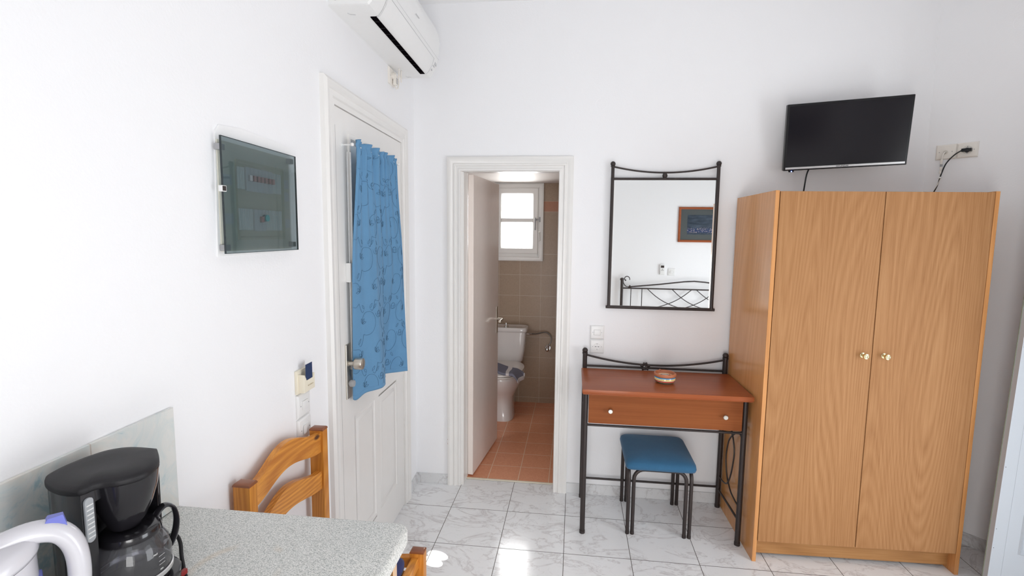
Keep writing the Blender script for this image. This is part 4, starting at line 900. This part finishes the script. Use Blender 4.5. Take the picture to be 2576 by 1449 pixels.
for i, z in enumerate((.030, .036, .044)):
    g.box(.0578, .0582, -.006, .006, z, z+.0006)
g.obj('level_mark', M_lgrey, cf)

# ------------------------------------------------------------------ kettle (local x towards the handle)
kt = thing('kettle', 'white electric kettle with a blue switch in front of the coffee maker', 'kettle', (.198, -2.399, CT), math.atan2(.77, .63)); kt.scale = (1, 1, 1.12)
def ke(r, z, sh=0, tilt=0, n=40):
    return [(sh+r*math.cos(2*PI*i/n), r*.94*math.sin(2*PI*i/n), z+tilt*math.cos(2*PI*i/n)*r) for i in range(n)]
g = G(); g.loft([ke(.070, .010), ke(.073, .016), ke(.073, .04), ke(.0705, .09), ke(.067, .14, .002, .05), ke(.0655, .165, .003, .12), ke(.0655, .172, .003, .14)]); g.obj('body', M_kett, kt, sharp=60)
g = G(); g.lathe([(0, 0), (.078, 0), (.080, .004), (.076, .010), (0, .010)], n=40); g.obj('power_base', M_kett, kt)
g = G(); g.loft([ke(.0665, .174, .004, .14), ke(.068, .178, .004, .15), ke(.064, .189, .006, .16), ke(.052, .197, .010, .15), ke(.030, .201, .014, .12), ke(.004, .202, .016, .1)]); g.obj('lid', M_kett, kt, sharp=180)
G().tube([(-.045, 0, .190), (-.02, 0, .203), (.005, 0, .209), (.03, 0, .212)], [(.012, .003), (.016, .005), (.014, .005), (.008, .003)], 12).obj('lid_ridge', M_kett, kt)
hk = [(.015, .194), (.042, .203), (.070, .205), (.094, .195), (.108, .168), (.110, .125), (.102, .088), (.088, .060), (.074, .046), (.06, .040)]
g = G(); g.tube([(lambda p: (p[0], 0, p[1]))(crs([(a, b, 0) for a, b in hk], i/44)) for i in range(45)], [(.0165, .0135) for i in range(45)], 18); g.obj('handle', M_kett, kt, sharp=180)
g = G(); g.loft([[(.078, -.008, .214), (.102, -.007, .202), (.102, .007, .202), (.078, .008, .214)], [(.082, -.007, .2195), (.098, -.005, .2195), (.098, .005, .2195), (.082, .007, .2195)]], smooth=False); g.obj('on_switch', M_kblue, kt, sharp=30)
g = G(); g.box(-.022, .022, -.072, -.060, .03, .135, .004); g.obj('water_window', M_kwin, kt)
g = G(); g.box(.060, .072, -.012, .012, .045, .15, .003); g.obj('handle_inset', M_kblue, kt)
g = G(); g.loft([[(-.062, -.018, .165), (-.062, .018, .165), (-.060, .016, .135), (-.060, -.016, .135)], [(-.090, -.008, .178), (-.090, .008, .178), (-.082, .006, .165), (-.082, -.006, .165)]]); g.obj('spout', M_kett, kt)

# ------------------------------------------------------------------ things seen in the mirror: rear wall
pc = thing('picture', 'framed night harbour photograph on the rear wall, seen in the mirror', 'picture', (2.455, YB, 1.738))
g = G(); g.moulding(-.262, .262, -.206, .206, [(0, 0), (0, .016), (.006, .020), (.018, .018), (.026, .012), (.026, 0)], closed=True, sy=1); g.obj('frame', M_cherry, pc)
G().box(-.24, .24, .004, .006, -.185, .185).obj('mount', plain('charcoal_mount', (.07, .08, .08), .7), pc)
def night():
    m, nt, p = newmat('night_photo'); k = N(nt); v = k.coord(); s = k.sep(v)
    vo = k.n('ShaderNodeTexVoronoi'); k.set(vo.inputs['Vector'], k.coord((1, 1, 1.3))); vo.inputs['Scale'].default_value = 75
    dots = k.ramp(vo.outputs['Distance'], [(.16, (1, .82, .6)), (.42, (0, 0, 0))]); strip = k.ramp(k.math('DIVIDE', k.math('ADD', s[2], .12), .24), [(.08, (0, 0, 0)), (.16, (1, 1, 1)), (.30, (.6, .6, .6)), (.38, (0, 0, 0))])
    sky = k.ramp(k.noise(k.coord((1, 1, 4)), 9, 4), [(.3, (.015, .025, .04)), (.7, (.06, .085, .12))])
    k.set(p.inputs['Base Color'], k.mix(strip, sky, k.mix(.8, (.02, .04, .12), dots, 'ADD'))); p.inputs['Roughness'].default_value = .25; return m
G().box(-.16, .16, .006, .0075, -.115, .115).obj('photograph', night(), pc)
G().tube([(-.006, .006, .206), (0, .006, .216), (.006, .006, .206)], .001, 6).obj('hanging_ring', M_satin, pc)
rc = thing('remote_control', 'white air conditioner remote in its wall holder, seen in the mirror', 'remote control', (2.028, YB, 1.198))
g = G(); g.box(-.026, .026, .006, .024, -.055, .062, .004); g.obj('remote_body', M_white, rc)
G().box(-.019, .019, .0235, .025, .024, .052, .001, 1).obj('display', M_iron, rc)
G().box(-.031, .031, 0, .006, -.062, .02, .002).obj('holder', M_white, rc)
g = G()
for i in range(3): g.box(-.016+i*.012, -.008+i*.012, .0235, .0255, -.01, -.002)
g.cyl((0, .023, .008), (0, .0258, .008), .006); g.obj('button', M_grey, rc)
plate('light_switch', 'white light switch beside the remote holder on the rear wall, seen in the mirror', 'light switch', (2.138, YB, 1.172), PI)
hb = thing('bed_headboard', 'dark iron bed headboard with scrolls against the rear wall, seen in the mirror', 'headboard', (2.40, YB+.045, 0))
for s in (-1, 1):
    g = G(); g.cyl((s*.845, 0, 0), (s*.845, 0, 1.065), .017, 14); l = g.obj('post', M_iron, hb); G().lathe([(0, 1.065), (.022, 1.065), (.024, 1.075), (.022, 1.088), (.012, 1.094), (0, 1.095)], c=(s*.845, 0, 0), n=18).obj('finial', M_iron, l)
    g = G(); g.tube([crs([(s*.83, 0, 1.07), (s*.825, 0, 1.03), (s*.80, 0, .995), (s*.765, 0, .985)], i/16) for i in range(17)], .005, 8)
    sp_ = [(s*(.790-.036*math.cos(a)*(1-.10*a)), 0, 1.082+.036*math.sin(a)*(1-.10*a)) for a in [i*.22-.35 for i in range(21)]]
    g.tube(sp_, .005, 8); g.ball(sp_[-1], .009, n=10); g.obj('scroll', M_iron, hb)
    g = G(); g.tube([(s*.765, 0, .985), (s*.4, 0, 1.025), (s*.12, 0, 1.062), (0, 0, 1.070)], .008, 10); g.obj('top_rail', M_iron, hb)
    g = G(); g.ball((s*.75, 0, .985), .015, (1.2, .8, 1)); g.ball((s*.75, 0, 1.0), .008); g.ball((s*.735, 0, .988), .008); g.obj('flower_joint', M_iron, hb)
    for x in (.735, .605): G().cyl((s*x, 0, .35), (s*x, 0, .965), .005, 8).obj('bar', M_iron, hb)
    for a, b in ((.54, .19), (.25, -.08), (.03, .40)):
        g = G(); g.tube([crs([(s*a, 0, .965), (s*(a*.72+b*.28), 0, .88), (s*(a*.40+b*.60), 0, .81), (s*b, 0, .755), (s*(b+(b-a)*.5), 0, .72)], i/20) for i in range(21)], .005, 8); g.obj('curved_bar', M_iron, hb)
g = G(); g.cyl((-.845, 0, .970), (.845, 0, .970), .008, 10); g.obj('cross_rail', M_iron, hb)
g = G(); g.cyl((-.845, 0, .35), (.845, 0, .35), .008, 10); g.obj('cross_rail', M_iron, hb)

# ------------------------------------------------------------------ light
wld = bpy.data.worlds.new('World'); S.world = wld; wld.use_nodes = True; wn = wld.node_tree
bg = wn.nodes['Background']; bg.inputs[0].default_value = (.90, .95, 1, 1); bg.inputs[1].default_value = 2.2
def area(name, loc, rot, sx, sy, e, col=(1, 1, 1), spread=180):
    l = bpy.data.lights.new(name, 'AREA'); l.shape = 'RECTANGLE'; l.size = sx; l.size_y = sy; l.energy = e; l.color = col; l.spread = math.radians(spread)
    o = bpy.data.objects.new(name, l); COL.objects.link(o); o.location = loc; o.rotation_euler = rot; return o
area('daylight_balcony_door', (XR+.13, (BY0+BY1)/2, .86), (0, PI/2, 0), 1.6, BY0-BY1-.1, 22.5, (.93, .96, 1))
area('added_rear_fill', ((WX0+WX1)/2, YB-.13, .72), (PI/2, 0, 0), WX1-WX0-.06, 1.35, 20, (1, .98, .96))  # fill lamp in the added doorway, lifts the lower room
area('daylight_bathroom_window', (.445, 1.60, 1.72), (-PI/2, 0, 0), .27, .47, 5.5, (1, .97, .95), 125)
def glint(loc, tgt, size, e):
    l = bpy.data.lights.new('sun_glint', 'SPOT'); l.energy = e; l.spot_size = math.radians(size); l.spot_blend = .04; l.shadow_soft_size = 0; l.color = (1, .98, .94)
    o = bpy.data.objects.new('sun_glint', l); COL.objects.link(o); o.location = loc; o.rotation_euler = (Vector(tgt)-Vector(loc)).to_track_quat('-Z', 'Y').to_euler()
glint((3.2, -1.75, 1.95), (.336, -.690, 0), .72, 1600)
glint((3.2, -1.95, 1.95), (.322, -.738, 0), .28, 1600)

# ------------------------------------------------------------------ camera
F, PX, PY = 1218.1653, 1308.6567, 711.7554
yaw, pit, rol = -.1111, -.1012, .0129
fwd = Vector((math.sin(yaw)*math.cos(pit), math.cos(yaw)*math.cos(pit), math.sin(pit))); right = Vector((math.cos(yaw), -math.sin(yaw), 0)); up = right.cross(fwd)
r2 = right*math.cos(rol)+up*math.sin(rol); u2 = up*math.cos(rol)-right*math.sin(rol)
cam = bpy.data.cameras.new('camera'); co = bpy.data.objects.new('camera', cam); COL.objects.link(co); S.camera = co
co.matrix_world = Matrix(((r2.x, u2.x, -fwd.x, .9802), (r2.y, u2.y, -fwd.y, -2.9036), (r2.z, u2.z, -fwd.z, 1.6057), (0, 0, 0, 1)))
cam.sensor_width = 36; cam.sensor_fit = 'HORIZONTAL'; cam.lens = F/2576*36; cam.shift_x = (1288-PX)/2576; cam.shift_y = (PY-724.5)/2576; cam.clip_start = .02
S.view_settings.view_transform = 'Standard'; S.view_settings.look = 'None'; S.view_settings.exposure = 0; S.view_settings.gamma = 1
S.view_settings.use_curve_mapping = False
try: S.cycles.max_bounces = 12; S.cycles.diffuse_bounces = 8; S.cycles.transparent_max_bounces = 12; S.cycles.use_denoising = True
except Exception: pass
